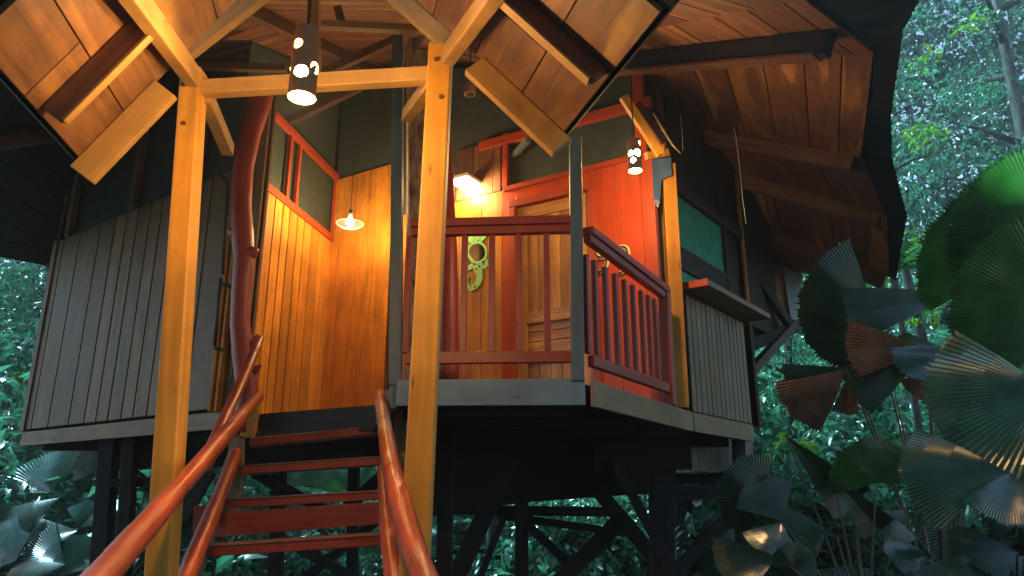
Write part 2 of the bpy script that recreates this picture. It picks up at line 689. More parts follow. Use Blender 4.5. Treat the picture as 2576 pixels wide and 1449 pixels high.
# --- floor and what is under it
fl = MB()
floor_pts = [A_, B_, ST0, ST1, E_, F_, G_, H_, V(2.6, 10.5, 0), V(0.5, 13.0, 0), V(-3.5, 13.0, 0), V(-6.0, 11.0, 0)]
fl.prism([z3(p, ZF - 0.03) for p in floor_pts], (0, 0, -0.05), along=(1, 0, 0))
for k in range(9):
    yy = 6.9 + k * 0.7
    xl = A_.x + (B_.x - A_.x) * (yy - A_.y) / (B_.y - A_.y) + 0.15 if yy < A_.y else -4.9
    xr = G_.x + (H_.x - G_.x) * (yy - G_.y) / (H_.y - G_.y) - 0.15 if yy < H_.y else 2.2
    fl.beam((xl, yy, ZF - 0.15), (xr, yy, ZF - 0.15), 0.06, 0.14)
for k in range(5):
    fl.beam((-0.7 - 0.05 * k, 4.9 + k * 0.42, ZF - 0.14), (0.45 + 0.25 * k, 4.9 + k * 0.42, ZF - 0.14), 0.05, 0.12)
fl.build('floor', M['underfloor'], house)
gd = MB()
gd.prism([onp(*xy, V(0, 7.4, 0), V(0, -1, 0)) for xy in ((1085, 1100), (1700, 1100), (1700, 1240), (1570, 1246), (1345, 1262), (1130, 1288), (1085, 1300))], (0, 0.3, 0), along=(1, 0, 0))
gd.prism([aty(250, 1128, 7.75), aty(640, 1100, 7.75), aty(640, 1172, 7.75), aty(250, 1182, 7.75)], (0, 0.12, 0))
gd.prism([aty(600, 1095, 7.6), aty(1090, 1080, 7.6), aty(1090, 1165, 7.6), aty(600, 1180, 7.6)], (0, 0.12, 0))
gd.beam(aty(1500, 1150, 6.9), aty(1735, 1146, 6.9), 0.12, 0.25)
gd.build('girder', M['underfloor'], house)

# fascia boards round the floor edge
fb = MB()
fb.prism([z3(E_, ZF), z3(F_, ZF), z3(F_, ZF - 0.165), z3(E_, ZF - 0.165)], wn_(E_, F_) * 0.03)
fb.build('fascia_board', M['blueboard'], house, bevel=0.004)['label'] = 'blue grey painted fascia under the front railing'
for (p, q, m_, h_) in ((F_ + V(.03, -.02, 0), G_, 'olive', 0.165), (G_ + V(.012, .016, 0), H_, 'olive', 0.165), (A_, B_ + V(.25, -.17, 0), 'grey', 0.15), (ST0, ST1, 'stilt', 0.20), (ST1 + V(0.012, 0, 0), E_, 'slate', 0.165)):
    b_ = MB()
    n = wn_(p, q)
    b_.prism([z3(p, ZF - 0.012), z3(q, ZF - 0.012), z3(q, ZF - 0.012 - h_), z3(p, ZF - 0.012 - h_)], n * 0.03)
    b_.build('fascia_board', M[m_], house, bevel=0.004)

# --- outer wall on the left, grey boards with a screen above
WZ = EYE + 3.0
ow = MB()
boards(ow, A_ + V(0.02, -0.014, 0), lerp(A_, B_, 0.985), ZF + 0.02, WZ, [0.15, 0.40, 0.46, 0.33, 0.24, 0.23, 0.25, 0.22, 0.24, 0.23, 0.25], gap=0.024, z1b=WZ + 0.02)
for t_ in (0.0,):
    ow.beam(z3(A_, ZF), z3(A_, WZ), 0.09, 0.09, up=V(0.5, 0.8, 0))
ow.build('outer_wall', M['grey'], house, bevel=0.003)['label'] = 'grey weathered plank wall left of the stairs'
os_ = MB()
panel(os_, lerp(A_, B_, 0.07), lerp(A_, B_, 0.98), WZ, EYE + 3.92, EYE + 4.2, th=0.01, off=-0.04)
os_.build('window_screen', M['screen'], house)
nA = wn_(A_, B_)
for t_ in (0.075, 0.47, 0.80):
    p = lerp(A_, B_, t_) + nA * 0.02
    om = MB()
    om.beam(z3(p, WZ), z3(p, EYE + 3.9 + 0.2 * t_), 0.10, 0.07, up=nA)
    om.build('window_post', M['grey'], house, bevel=0.004)

# --- the slender wall piece between the outer wall and the red trunk
sw = MB()
pB = B_ + V(0.01, -0.02, 0)
pB2 = B_ + V(0.30, -0.20, 0)
boards(sw, lerp(A_, B_, 1.0), pB2, ZF - 0.01, EYE + 3.75, [0.21, 0.03, 0.13], gap=0.012)
sw.build('corner_board', M['grey'], house, bevel=0.003)
sk = MB()
for (x0, y0, x1, y1) in ((575, 465, 560, 690), (556, 700, 540, 870), (551, 712, 590, 722), (540, 875, 562, 880)):
    p0, p1 = aty(x0, y0, 6.03), aty(x1, y1, 6.03)
    sk.tube([p0, p1], 0.016, n=8)
pts = [aty(x, y, 6.03) for x, y in ((540, 390), (546, 420), (556, 445), (575, 462))]
sk.tube(pts, 0.018, n=8)
sk.build('hose', M['cable'], house, smooth=True)

# --- the left wall of the porch, ochre boards, red sill, screens
SILL = EYE + 2.91
TOPT = EYE + 3.73
S_ = V(-2.52, 6.20, 0)
dW = (CORN - S_).normalized()
pw = MB()
boards(pw, S_, CORN, ZF - 0.02, SILL, [0.17, 0.15, 0.175, 0.155, 0.165, 0.15, 0.18, 0.15, 0.19, 0.21, 0.2, 0.22], gap=0.022, th=0.022)
pw.build('porch_wall', M['ochre_wall'], house, bevel=0.003)['label'] = 'ochre plank wall on the left of the porch'
nP = wn_(S_, CORN)
tr = MB()
for z_, h_ in ((SILL + 0.03, 0.075), (TOPT, 0.085)):
    tr.beam(z3(S_ + nP * 0.03, z_), z3(CORN + nP * 0.03, z_), 0.05, h_)
for x_, y0_ in ((722, 400), (744, 430), (833, 560)):
    p = onwall(x_, y0_, S_, CORN)
    tr.beam(z3(p + nP * 0.025, SILL + 0.07), z3(p + nP * 0.025, TOPT - 0.043), 0.045, 0.04, up=nP)
tr.build('window_frame', M['redtrim'], house, bevel=0.004)
ps = MB()
panel(ps, S_, CORN, SILL, EYE + 4.3, EYE + 5.0, th=0.008, off=-0.03)
ps.build('window_screen', M['screen'], house)

# --- the back wall of the porch
nB = wn_(CORN, BW1)


def bw(x, y):
    return onwall(x, y, CORN, BW1)


yl = bw(1266, 600)               # where ochre gives way to red
y2 = bw(1010, 600)
bwl = MB()
boards(bwl, CORN + V(0.02, -.012, 0), bw(985, 600), ZF - 0.02, EYE + 3.70, [0.15, 0.42, 0.33, 0.3], gap=0.007)
boards(bwl, bw(1000, 600), z3(yl, 0), ZF - 0.02, EYE + 3.02, [0.3, 0.26, 0.3, 0.28, 0.3], gap=0.007)
bwl.build('back_wall', M['ochre_wall'], house, bevel=0.002)['label'] = 'ochre plank wall at the back of the porch'
up = MB()
panel(up, CORN, bw(990, 500), EYE + 3.70, EYE + 5.0, EYE + 4.9, off=-0.03)
panel(up, bw(1000, 500), bw(1270, 500), EYE + 3.02, EYE + 4.9, EYE + 4.5, off=-0.03)
panel(up, bw(1270, 500), BW1, EYE + 2.95, EYE + 4.5, EYE + 4.1, off=-0.03)
up.build('window_screen', M['screen'], house)
ub = MB()
boards(ub, bw(1150, 450), bw(1262, 450), EYE + 3.03, EYE + 3.62, [0.22, 0.25, 0.22], gap=0.006, th=0.02)
ub.build('upper_panel', M['roofdark'], house)

# red wall with the door opening
dl, dr = z3(bw(1300, 600), 0), z3(bw(1489, 600), 0)
DT = EYE + 2.80
rw = MB()
boards(rw, z3(yl, 0) + (dr - dl).normalized() * 0.002, dl, ZF - 0.02, EYE + 3.02, [0.2], gap=0.004)
boards(rw, dr, BW1, ZF - 0.02, EYE + 3.02, [0.26, 0.25, 0.24, 0.3], gap=0.005)
P0, P1 = lerp(dl, dr, 0.002), lerp(dl, dr, 0.998)
boards(rw, P0, P1, DT, EYE + 3.02, [2.0], gap=0.0)
rw.build('red_wall', M['redwall'], house, bevel=0.002)['label'] = 'orange red plank wall round the door'
rt = MB()
dwl = (BW1 - CORN).normalized()
for p_ in (dl - dwl * 0.03, dr + dwl * 0.03):
    rt.beam(z3(p_ + nB * 0.03, ZF), z3(p_ + nB * 0.03, DT + 0.06), 0.075, 0.05, up=nB)
rt.beam(z3(dl - dwl * 0.068 + nB * 0.034, DT + 0.035), z3(dr + dwl * 0.068 + nB * 0.034, DT + 0.035), 0.05, 0.07)
rt.beam(z3(bw(1272, 480) + nB * 0.03, EYE + 3.02), z3(BW1 + nB * 0.03, EYE + 3.02), 0.05, 0.05)
rt.beam(z3(bw(1275, 400) + nB * 0.02, EYE + 3.05), z3(bw(1275, 400) + nB * 0.02, EYE + 3.65), 0.06, 0.05, up=nB)
rt.beam(z3(BW1 - dwl * 0.05 + nB * 0.02, EYE + 3.05), z3(BW1 - dwl * 0.05 + nB * 0.02, EYE + 3.9), 0.10, 0.05, up=nB)
pa, pb_ = bw(1210, 372), bw(1640, 258)
rt.beam(pa + nB * 0.02, pb_ + nB * 0.02, 0.06, 0.10)
rt.beam(z3(BW1 + nB * 0.02 + dwl * .02, ZF), z3(BW1 + nB * 0.02 + dwl * .02, EYE + 3.0), 0.07, 0.07, up=nB)
rt.build('wall_trim', M['redtrim'], house, bevel=0.004)

# the door: stiles, rails and panels
door = MB()
dn = nB
dd = (dr - dl).normalized()
dwid = (dr - dl).length


def dpt(u, z, o=0.0):
    return dl + dd * u + UPZ * z + dn * o


st = 0.10
door.beam(dpt(st / 2 + 0.01, ZF + 0.01, -0.01), dpt(st / 2 + 0.01, DT - 0.005, -0.01), st, 0.04, up=dn)
door.beam(dpt(dwid - st / 2 - 0.01, ZF + 0.01, -0.01), dpt(dwid - st / 2 - 0.01, DT - 0.005, -0.01), st, 0.04, up=dn)
for z_, h_ in ((ZF + 0.12, 0.2), (ZF + 0.55, 0.12), (ZF + 0.93, 0.12), (DT - 0.07, 0.12)):
    door.beam(dpt(st + 0.01, z_, -0.012), dpt(dwid - st - 0.01, z_, -0.012), 0.034, h_)
for z0_, z1_, vert in ((ZF + 0.2, ZF + 0.5, True), (ZF + 0.6, ZF + 0.88, False), (ZF + 0.98, DT - 0.12, True)):
    if vert:
        k = 5
        for i in range(k):
            u0 = st + 0.01 + (dwid - 2 * st - 0.02) * i / k
            u1 = st + 0.01 + (dwid - 2 * st - 0.02) * (i + 1) / k
            door.prism([dpt(u0 + .003, z0_, -0.03), dpt(u1 - .003, z0_, -0.03), dpt(u1 - .003, z1_, -0.03), dpt(u0 + .003, z1_, -0.03)], dn * 0.012, along=UPZ)
    else:
        k = 3
        for i in range(k):
            a = z0_ + (z1_ - z0_) * i / k
            b = z0_ + (z1_ - z0_) * (i + 1) / k
            door.prism([dpt(st, a + .003, -0.03), dpt(dwid - st, a + .003, -0.03), dpt(dwid - st, b - .003, -0.03), dpt(st, b - .003, -0.03)], dn * 0.012, along=dd)
door.prism([dpt(0.01, ZF, -0.06), dpt(dwid - .01, ZF, -0.06), dpt(dwid - .01, DT, -0.06), dpt(0.01, DT, -0.06)], dn * 0.02, along=UPZ, tint=0.1)
door_o = door.build('door', M['doorwood'], house, bevel=0.004)
door_o['label'] = 'varnished panelled wooden door in the red wall'
hd = MB()
hp = dpt(dwid - 0.06, ZF + 0.98, 0.02)
hd.lathe([(0.0, 0.02), (0.028, 0.02), (0.028, -0.02), (0.0, -0.02)], hp, 14)
hd.tube([hp + V(0, 0, -0.02), hp + dn * 0.045 + V(0, 0, -0.05), hp + dn * 0.045 + V(0, 0, -0.13), hp + V(0, 0, -0.16)], 0.011, n=8)
hd.build('handle', M['metal'], door_o, smooth=True)

# house number beside the door: two cream nines with dark faces
for k, (x_, y_, rot) in enumerate(((1519, 652, 0.0), (1570, 655, -0.12))):
    c_ = bw(x_, y_) + nB * 0.035
    for nm, mt, ro, o_ in (('numeral', 'cream', 0.024, 0.0), ('numeral_face', 'blackpaint', 0.010, 0.018)):
        mb = MB()
        pts = []
        for i in range(21):
            a = 2 * math.pi * i / 20
            pts.append((0.055 * math.cos(a), 0.055 * math.sin(a) + 0.06))
        mb.tube([c_ + nB * o_ + dwl * x + UPZ * y for x, y in pts], ro, n=8, cap=False)
        arc = [(0.055, 0.06), (0.055, 0.0), (0.045, -0.07), (0.015, -0.115), (-0.03, -0.13)]
        mb.tube([c_ + nB * o_ + dwl * x + UPZ * y for x, y in arc], ro, n=8)
        if nm == 'numeral':
            num = mb.build('door_numeral', M[mt], house, smooth=True)
        else:
            mb.build('numeral_face', M[mt], num, smooth=True)

# --- posts of the deck and porch
po = MB()
po.beam(aty(1002, 95, 4.62), aty(995, 970, 4.68), 0.078, 0.078, up=V(0, -1, 0))
po.build('porch_post', M['slate'], house, bevel=0.005)['label'] = 'slim slate grey post at the head of the stairs'
po = MB()
po.beam(aty(1447, 350, 4.60), aty(1453, 960, 4.60), 0.082, 0.082, up=V(0, -1, 0))
po.build('porch_post', M['slate'], house, bevel=0.005)['label'] = 'slate grey post at the corner of the railing'
po = MB()
pC0, pC1 = aty(1680, 415, 6.12), aty(1713, 1026, 6.24)
po.beam(pC0, pC1, 0.12, 0.10, up=V(0, -1, 0))
po.build('porch_post', M['ochre'], house, bevel=0.006)['label'] = 'ochre corner post at the right end of the deck'
po = MB()
po.beam(aty(1662, 470, 6.3), aty(1682, 790, 6.3), 0.10, 0.05, up=V(0, -1, 0))
po.build('corner_board', M['olive'], house, bevel=0.004)
tp = MB()
for poly in (((1640, 402), (1688, 395), (1690, 440), (1665, 452), (1660, 505), (1644, 500)), ((1644, 500), (1660, 505), (1655, 522), (1648, 515))):
    tp.prism([aty(x, y, 6.02 + 0.03 * rng.random()) for x, y in poly], (0, 0.012, 0))
tp.build('tarpaulin', M['tarp'], house)
for (x0, y0, x1, y1, Y, w_, m_) in ((1568, 243, 1662, 390, 5.6, 0.075, 'ochre'), (1664, 325, 1668, 392, 6.0, 0.045, 'ochre'), (1625, 393, 1680, 384, 6.02, 0.07, 'ochre'), (1600, 260, 1670, 360, 5.9, 0.08, 'roofdark')):
    b_ = MB()
    b_.beam(aty(x0, y0, Y), aty(x1, y1, Y + 0.1), 0.05, w_, up=V(0.3, 0, 1))
    b_.build('brace', M[m_], house, bevel=0.004)

# --- natural trunks used as posts, painted red
def red_trunk(path, label, Y0, lumps):
    mb = MB()
    pts, rad = [], []
    for i, (x, y, w) in enumerate(path):
        pts.append(aty(x, y, Y0))
        rad.append(w / 2 / FPX * Y0 * 0.97)
    # subdivide
    P, Q = [], []
    for i in range(len(pts) - 1):
        for k in range(5):
            t_ = k / 5
            s_ = t_ * t_ * (3 - 2 * t_)
            P.append(pts[i].lerp(pts[i + 1], t_))
            Q.append(rad[i] + (rad[i + 1] - rad[i]) * s_)
    P.append(pts[-1])
    Q.append(rad[-1])
    mb.tube(P, Q, n=16, wob=0.02)
    for (x0, y0, x1, y1, r0) in lumps:
        a, b = aty(x0, y0, Y0), aty(x1, y1, Y0 - 0.04)
        mb.tube([a, a.lerp(b, .5), b], [r0, r0 * 0.7, r0 * 0.25], n=10)
    o = mb.build('trunk_post', M['maroon'], house, smooth=True)
    o['label'] = label
    return o


red_trunk([(660, 215, 76), (648, 270, 66), (628, 340, 60), (612, 420, 56), (606, 520, 56), (610, 590, 60), (614, 650, 56), (606, 740, 50), (604, 820, 52), (612, 900, 56), (622, 980, 58), (618, 1090, 58)],
          'crooked maroon painted trunk post beside the stairs', 5.75,
          [(600, 590, 573, 578, 0.075), (622, 640, 648, 628, 0.08), (630, 940, 657, 918, 0.05), (630, 880, 648, 842, 0.04)])
red_trunk([(1112, 215, 28), (1118, 330, 34), (1123, 470, 44), (1126, 640, 54), (1126, 800, 58), (1126, 960, 60)],
          'maroon painted trunk post behind the right entrance post', 6.4, [])

# the living tree that the house is built round
tree = MB()
pts = [aty(1050, y, 6.5) for y in (-10, 150, 300, 450, 600, 750, 900, 1010)]
pts = [aty(1045, 1290, 6.5)] + pts[::-1]
base = aty(1045, 1290, 6.5)
tree.tube([V(base.x, base.y, 0)] + pts + [aty(1055, -260, 6.5)], [0.15, 0.12] + [0.105, 0.11, 0.10, 0.105, 0.10, 0.105, 0.10, 0.10] + [0.09], n=18, wob=0.09)
tag(tree.build('tree_trunk', M['bark'], None, loc=(base.x, base.y, 0), smooth=True), 'rough barked living tree trunk growing up through the porch behind the railing', 'tree trunk')

# --- railings: two, each a part with rails and balusters
def railing(p, q, zb, zt, pxs, label=None, endpost=False, dz=0.0):
    n = wn_(p, q)
    d = (q - p).normalized()
    cap = MB()
    cap.beam(z3(p, zt - 0.035), z3(q, zt + dz - 0.035), 0.10, 0.055)
    cap.beam(z3(p + d * .002, zt - 0.092), z3(q - d * .002, zt + dz - 0.092), 0.06, 0.055)
    top = cap.build('railing', M['maroon'], house, bevel=0.005)
    if label:
        top['label'] = label
    bt = MB()
    bt.beam(z3(p, zb), z3(q, zb), 0.05, 0.075)
    bt.build('bottom_rail', M['maroon'], top, bevel=0.005)
    for (bx, by) in pxs:
        b = MB()
        x = onwall(bx, by, p, q)
        b.beam(z3(x, zb + 0.038), z3(x, zt + dz * (x - p).length / (q - p).length - 0.12), 0.042, 0.035, up=n)
        b.build('baluster', M['maroon'], top, bevel=0.004)
    if endpost:
        b = MB()
        x = q - d * 0.03
        b.beam(z3(x, ZF + 0.0), z3(x, zt + dz - 0.06), 0.085, 0.085, up=n)
        b.build('end_post', M['maroon'], top, bevel=0.005)
    return top


pE = V(E_.x + 0.045, E_.y + 0.03, 0)
pF = V(F_.x - 0.06, F_.y + 0.0, 0)
railing(pE, pF, ZF + 0.145, ZF + 1.105, [(x, 740) for x in (1025, 1096, 1167, 1237, 1306, 1376)], label='maroon railing across the front of the deck')
railing(V(F_.x + 0.05, F_.y + 0.06, 0), V(1.30, 5.98, 0), ZF + 0.13, ZF + 1.06, [(1476, 760), (1498, 770), (1525, 780), (1550, 790), (1574, 800), (1595, 810), (1616, 820), (1634, 830), (1650, 840)], label='maroon railing along the right side of the deck', endpost=True, dz=-0.055)

# --- low grey wall on the right with a wide sill, green screen above
rwl = MB()
G2, H2 = G_ + V(0.02, 0.03, 0), H_
boards(rwl, G2, H2, ZF - 0.0, ZF + 1.05, [0.10, 0.11, 0.12, 0.11, 0.1, 0.12], gap=0.014)
rwl.build('low_wall', M['olive'], house, bevel=0.003)['label'] = 'low grey plank wall on the right under the sill'
nG = wn_(G_, H_)
sl = MB()
dG = (H_ - G_).normalized()
SZ = ZF + 1.08
q0 = [G2 + nG * -0.02 - dG * 0.04, G2 + nG * 0.27 - dG * 0.04, H2 + nG * 0.27 + dG * 0.12, H2 - nG * 0.02 + dG * 0.12]
sl.prism([z3(p, SZ) for p in q0], (0, 0, 0.055), along=dG)
so = sl.build('sill', M['olive'], house, bevel=0.004)
re_ = MB()
e0_, e1_ = q0[0] - dG * 0.012, q0[1] - dG * 0.012
re_.prism([z3(e0_, SZ - 0.006), z3(e1_, SZ - 0.006), z3(e1_, SZ + 0.062), z3(e0_, SZ + 0.062)], -dG * 0.02)
re_.build('sill_end', M['redwall'], so, bevel=0.003)['label'] = 'orange red painted end of the sill'
gs = MB()
panel(gs, lerp(G_, H_, 0.0), lerp(G_, H_, 0.82), ZF + 1.13, EYE + 2.80, EYE + 2.80, off=-0.05, th=0.01)
gs.build('window_screen', M['greenscreen'], house)['label'] = 'green window screen above the low wall'
gf = MB()
for t_ in (0.84,):
    p = lerp(G_, H_, t_)
    gf.beam(z3(p - nG * 0.03, ZF + 1.1), z3(p - nG * 0.03, EYE + 3.2), 0.07, 0.06, up=nG)
gf.beam(z3(G_ - nG * 0.025, ZF + 1.42), z3(H_ - nG * 0.025, ZF + 1.42), 0.03, 0.22)
gf.beam(z3(G_ - nG * 0.02, EYE + 2.84), z3(H_ + dG * 0.3 - nG * 0.02, EYE + 2.84), 0.06, 0.12)
gf.build('window_frame', M['stilt'], house, bevel=0.003)
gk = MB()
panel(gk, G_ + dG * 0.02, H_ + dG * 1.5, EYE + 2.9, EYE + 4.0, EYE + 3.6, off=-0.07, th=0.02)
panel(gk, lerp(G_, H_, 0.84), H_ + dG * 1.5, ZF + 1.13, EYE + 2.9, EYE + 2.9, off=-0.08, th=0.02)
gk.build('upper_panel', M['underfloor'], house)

# --- rear closing walls, never seen from the front but they keep the light out
rr = MB()
for p, q in ((H_ + V(0.15, 0.2, 0), V(2.6, 10.5, 0)), (V(2.6, 10.5, 0), V(0.5, 13, 0)), (V(0.5, 13, 0), V(-3.5, 13, 0)), (V(-3.5, 13, 0), V(-6, 11, 0)), (V(-6, 11, 0), A_)):
    c_ = (p + q) / 2
    n = V((q - p).y, -(q - p).x, 0).normalized()
    rr.prism([z3(p, ZF), z3(q, ZF), z3(q, EYE + 3.6), z3(p, EYE + 3.6)], n * 0.03, along=UPZ)
rr.build('rear_wall', M['grey'], house)

# --- main roof: boarded facets round one apex
AP = V(-1.6, 9.0, EYE + 5.62)
eave = [atz(2023, -2, 3.0), atz(2199, 133, 3.0), atz(2166, 397, 3.2), atz(2230, 542, 3.0), atz(2240, 698, 2.66), atz(2016, 689, 2.95)]
ang = [math.atan2(p.y - AP.y, p.x - AP.x) for p in eave]
more = []
for a_, r_, z_ in ((42, 5.8, 3.0), (75, 5.8, 3.0), (110, 5.8, 3.0), (142, 5.6, 3.0)):
    more.append(V(AP.x + r_ * math.cos(R(a_)), AP.y + r_ * math.sin(R(a_)), EYE + z_))
left = [atz(112, 668, 3.2), atz(-40, 640, 3.1)]
front = []
for a_, r_, z_ in ((207, 5.9, 3.0), (237, 5.9, 3.0), (262, 6.0, 3.0), (285, 6.1, 3.0)):
    front.append(V(AP.x + r_ * math.cos(R(a_)), AP.y + r_ * math.sin(R(a_)), EYE + z_))
ring = eave + more + left + front
rb = MB()
rbd = MB()
rc = MB()
for i in range(len(ring)):
    e0, e1 = ring[i], ring[(i + 1) % len(ring)]
    nrm = (e0 - AP).cross(e1 - AP).normalized()
    if nrm.z < 0:
        nrm = -nrm
    s = 0.02
    along = (e1 - e0).normalized()
    ln = max((e0 - AP).length, (e1 - AP).length)
    while s < 1.0:
        w = rng.choice((0.30, 0.36, 0.42, 0.33)) / ln
        s1 = min(1.0, s + w)
        if 1.0 - s1 < 0.02:
            s1 = 1.0
        a, b = s + 0.007 / ln, s1 - 0.007 / ln
        P = [AP + (e0 - AP) * a, AP + (e1 - AP) * a, AP + (e1 - AP) * b, AP + (e0 - AP) * b]
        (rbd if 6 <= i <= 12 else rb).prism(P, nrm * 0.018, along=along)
        s = s1
    up_ = nrm * 0.022
    rc.prism([AP + up_, e0 + up_ + (e0 - AP) * 0.004, e1 + up_ + (e1 - AP) * 0.004], nrm * 0.03)
rbo = rb.build('roof', M['roofwood'], house)
rbd.build('roof', M['roofblack'], house)['label'] = 'dark roof boards over the left and rear of the house'
rbo['label'] = 'wide boarded roof radiating over the house'
rc.build('roof_cover', M['roofing'], house)
# overhanging dark sheet along the eave
outer = [(2345, -70, 2.93), (2272, 70, 2.9), (2243, 400, 3.06), (2281, 545, 2.86), (2253, 708, 2.56)]
mid_in = atz(2184, 262, 3.1)
inn = [eave[0], eave[1], mid_in, eave[2], eave[3], eave[4]]
outp = [atz(*outer[0]), atz(*outer[1]), atz(2240, 300, 2.98), atz(*outer[2]), atz(*outer[3]), atz(*outer[4])]
ov = MB()
for i in range(len(inn) - 1):
    K = 5
    for k in range(K):
        a0, a1 = inn[i].lerp(inn[i + 1], k / K), inn[i].lerp(inn[i + 1], (k + 1) / K)
        b0, b1 = outp[i].lerp(outp[i + 1], k / K), outp[i].lerp(outp[i + 1], (k + 1) / K)
        j0 = V(0, 0, 0) if k == 0 else V(0, 0, rng.uniform(-.01, .01))
        ov.prism([a0 + UPZ * .02, a1 + UPZ * .02, b1, b0], (0, 0, 0.035), tint=0.5)
# ragged drip edge
for i in range(len(outp) - 1):
    for k in range(14):
        a = outp[i].lerp(outp[i + 1], (k + rng.random()) / 14)
        d = (outp[i + 1] - outp[i]).normalized()
        s_ = rng.uniform(0.02, 0.06)
        o_ = (outp[i] - inn[i]).normalized()
        ov.prism([a - d * s_, a + d * s_, a + o_ * rng.uniform(.004, .018)], (0, 0, 0.02), tint=0.5)
ov.build('eave_sheet', M['roofing'], house)

# rafters under the facets
raf = [(atz(2118, 78, 3.0), 0.10, 0.16), (eave[2], 0.09, 0.15), (eave[3], 0.09, 0.15), (eave[4], 0.10, 0.17), (eave[5], 0.09, 0.15),
       (front[0], 0.09, 0.14), (left[0], 0.09, 0.14), (front[2], .08, .12), (front[3], .08, .12)]
for e, w_, h_ in raf:
    r_ = MB()
    dv = (e - AP)
    r_.beam(AP + dv * 0.12 - UPZ * (h_ / 2 + 0.012), AP + dv * 0.985 - UPZ * (h_ / 2 + 0.012), w_, h_)
    first = e is raf[0][0]  # first rafter: black unlit side and lit underside are put into the colours
    ro_ = r_.build('rafter', M['underfloor' if first else 'roofdark'], house, bevel=0.004)
    if first:
        r_ = MB()
        o2 = UPZ * (h_ + 0.02)
        r_.beam(AP + dv * 0.13 - o2, AP + dv * 0.97 - o2, w_ * 1.15, 0.03)
        r_.build('lit_underside', M['roofdark'], ro_, bevel=0.004)

# the lower lean-to panel at the back right, with its hanging side and strut
ln_ = MB()
lp = [aty(1862, 632, 8.3), aty(2016, 690, 9.2), aty(1992, 832, 8.9), aty(1868, 868, 8.2)]
for k in range(6):
    a0, a1 = lp[0].lerp(lp[3], k / 6), lp[0].lerp(lp[3], (k + 0.96) / 6)
    b0, b1 = lp[1].lerp(lp[2], k / 6), lp[1].lerp(lp[2], (k + 0.96) / 6)
    ln_.prism([a0, b0, b1, a1], (0.0, 0.03, 0.0), along=b0 - a0)
lean = ln_.build('lean_to', M['roofdark'], house)
l2 = MB()
l2.prism([aty(1968, 668, 8.85), aty(2018, 690, 9.15), aty(2006, 800, 8.95), aty(1994, 830, 8.82)], (0.02, 0.02, 0), tint=.5)
l2.build('side_board', M['slate'], lean)
l3 = MB()
l3.beam(aty(1875, 660, 8.2), aty(1985, 815, 8.6), 0.08, 0.10)
l3.beam(aty(1860, 880, 8.1), aty(2005, 822, 8.75), 0.04, 0.14)
l3.build('edge_beam', M['underfloor'], lean)
st_ = MB()
st_.beam(aty(1998, 815, 8.75), aty(1872, 955, 8.0), 0.09, 0.10)
st_.build('eave_strut', M['strutgrey'], house, bevel=0.004)

# things seen in the top of the porch: king post, ties, struts
for (x0, y0, Y0, x1, y1, Y1, w_, h_, m_, lab) in (
        (790, -40, 4.1, 790, 190, 4.1, 0.075, 0.075, 'ochre_beam', 'king_post'),
        (800, 62, 4.3, 1090, 76, 4.3, 0.05, 0.05, 'ochre_beam', 'tie_beam'),
        (800, 190, 4.9, 1000, 98, 4.9, 0.05, 0.065, 'roofdark', 'roof_strut'),
        (725, 305, 5.2, 905, 218, 5.1, 0.05, 0.065, 'roofdark', 'roof_strut'),
        (470, 165, 5.8, 720, 172, 5.8, 0.05, 0.07, 'roofdark', 'tie_beam'),
        (850, 20, 4.5, 860, 60, 4.5, 0.06, 0.06, 'roofdark', 'king_post'),
        (1300, 345, 6.9, 1435, 418, 6.6, 0.05, 0.07, 'slate', 'roof_strut'),
        (1290, 395, 6.9, 1330, 350, 6.6, 0.05, 0.06, 'slate', 'roof_strut')):
    b_ = MB()
    upv = V(0, -1, 0.2) if abs(x1 - x0) < 20 else UPZ
    b_.beam(aty(x0, y0, Y0), aty(x1, y1, Y1), w_, h_, up=upv)
    b_.build(lab, M[m_], house, bevel=0.004)

# --- stilts and cross braces under the floor
stl = [  # x0,y0,x1,y1,Y,width
    (1122, 1170, 1116, 1500, 6.6, 0.13), (1315, 1280, 1312, 1500, 7.6, 0.13), (1664, 1150, 1668, 1500, 7.0, 0.2),
    (270, 1150, 246, 1500, 7.62, 0.15), (1872, 1275, 1876, 1500, 7.6, 0.11), (700, 1170, 690, 1500, 8.5, 0.14), (890, 1150, 885, 1500, 9.5, 0.13),
    (318, 1170, 305, 1500, 7.5, 0.12)]
for (x0, y0, x1, y1, Y, w_) in stl:
    b_ = MB()
    p0 = aty(x0, y0, Y)
    p1 = aty(x1, y1, Y)
    d_ = (p1 - p0)
    foot = p0 + d_ * (p0.z / -d_.z) if d_.z < 0 else p1
    b_.beam(foot, V(p0.x, p0.y, ZF - 0.1), w_, w_, up=V(0, 1, 0))
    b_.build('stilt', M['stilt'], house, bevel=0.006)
brc = [
    (1285, 1150, 1145, 1460, 6.9, 0.17), (1268, 1300, 1205, 1460, 7.4, 0.07), (1325, 1318, 1455, 1440, 7.5, 0.09), (1570, 1300, 1400, 1470, 7.3, 0.16),
    (1505, 1235, 1660, 1420, 7.4, 0.15), (1545, 1160, 1690, 1430, 6.8, 0.09), (1860, 1280, 1690, 1445, 7.5, 0.13),
    (1090, 1282, 1560, 1288, 7.7, 0.10), (1250, 1296, 1580, 1342, 7.75, 0.08), (1640, 1248, 1810, 1232, 7.6, 0.15),
    (265, 1216, 520, 1214, 7.55, 0.08), (530, 1185, 395, 1415, 7.5, 0.12), (330, 1190, 520, 1330, 8.0, 0.12),
    (700, 1350, 880, 1449, 8.0, 0.10), (960, 1300, 760, 1460, 8.6, 0.11), (640, 1190, 830, 1290, 8.4, 0.12), (860, 1290, 980, 1180, 8.4, 0.14)]
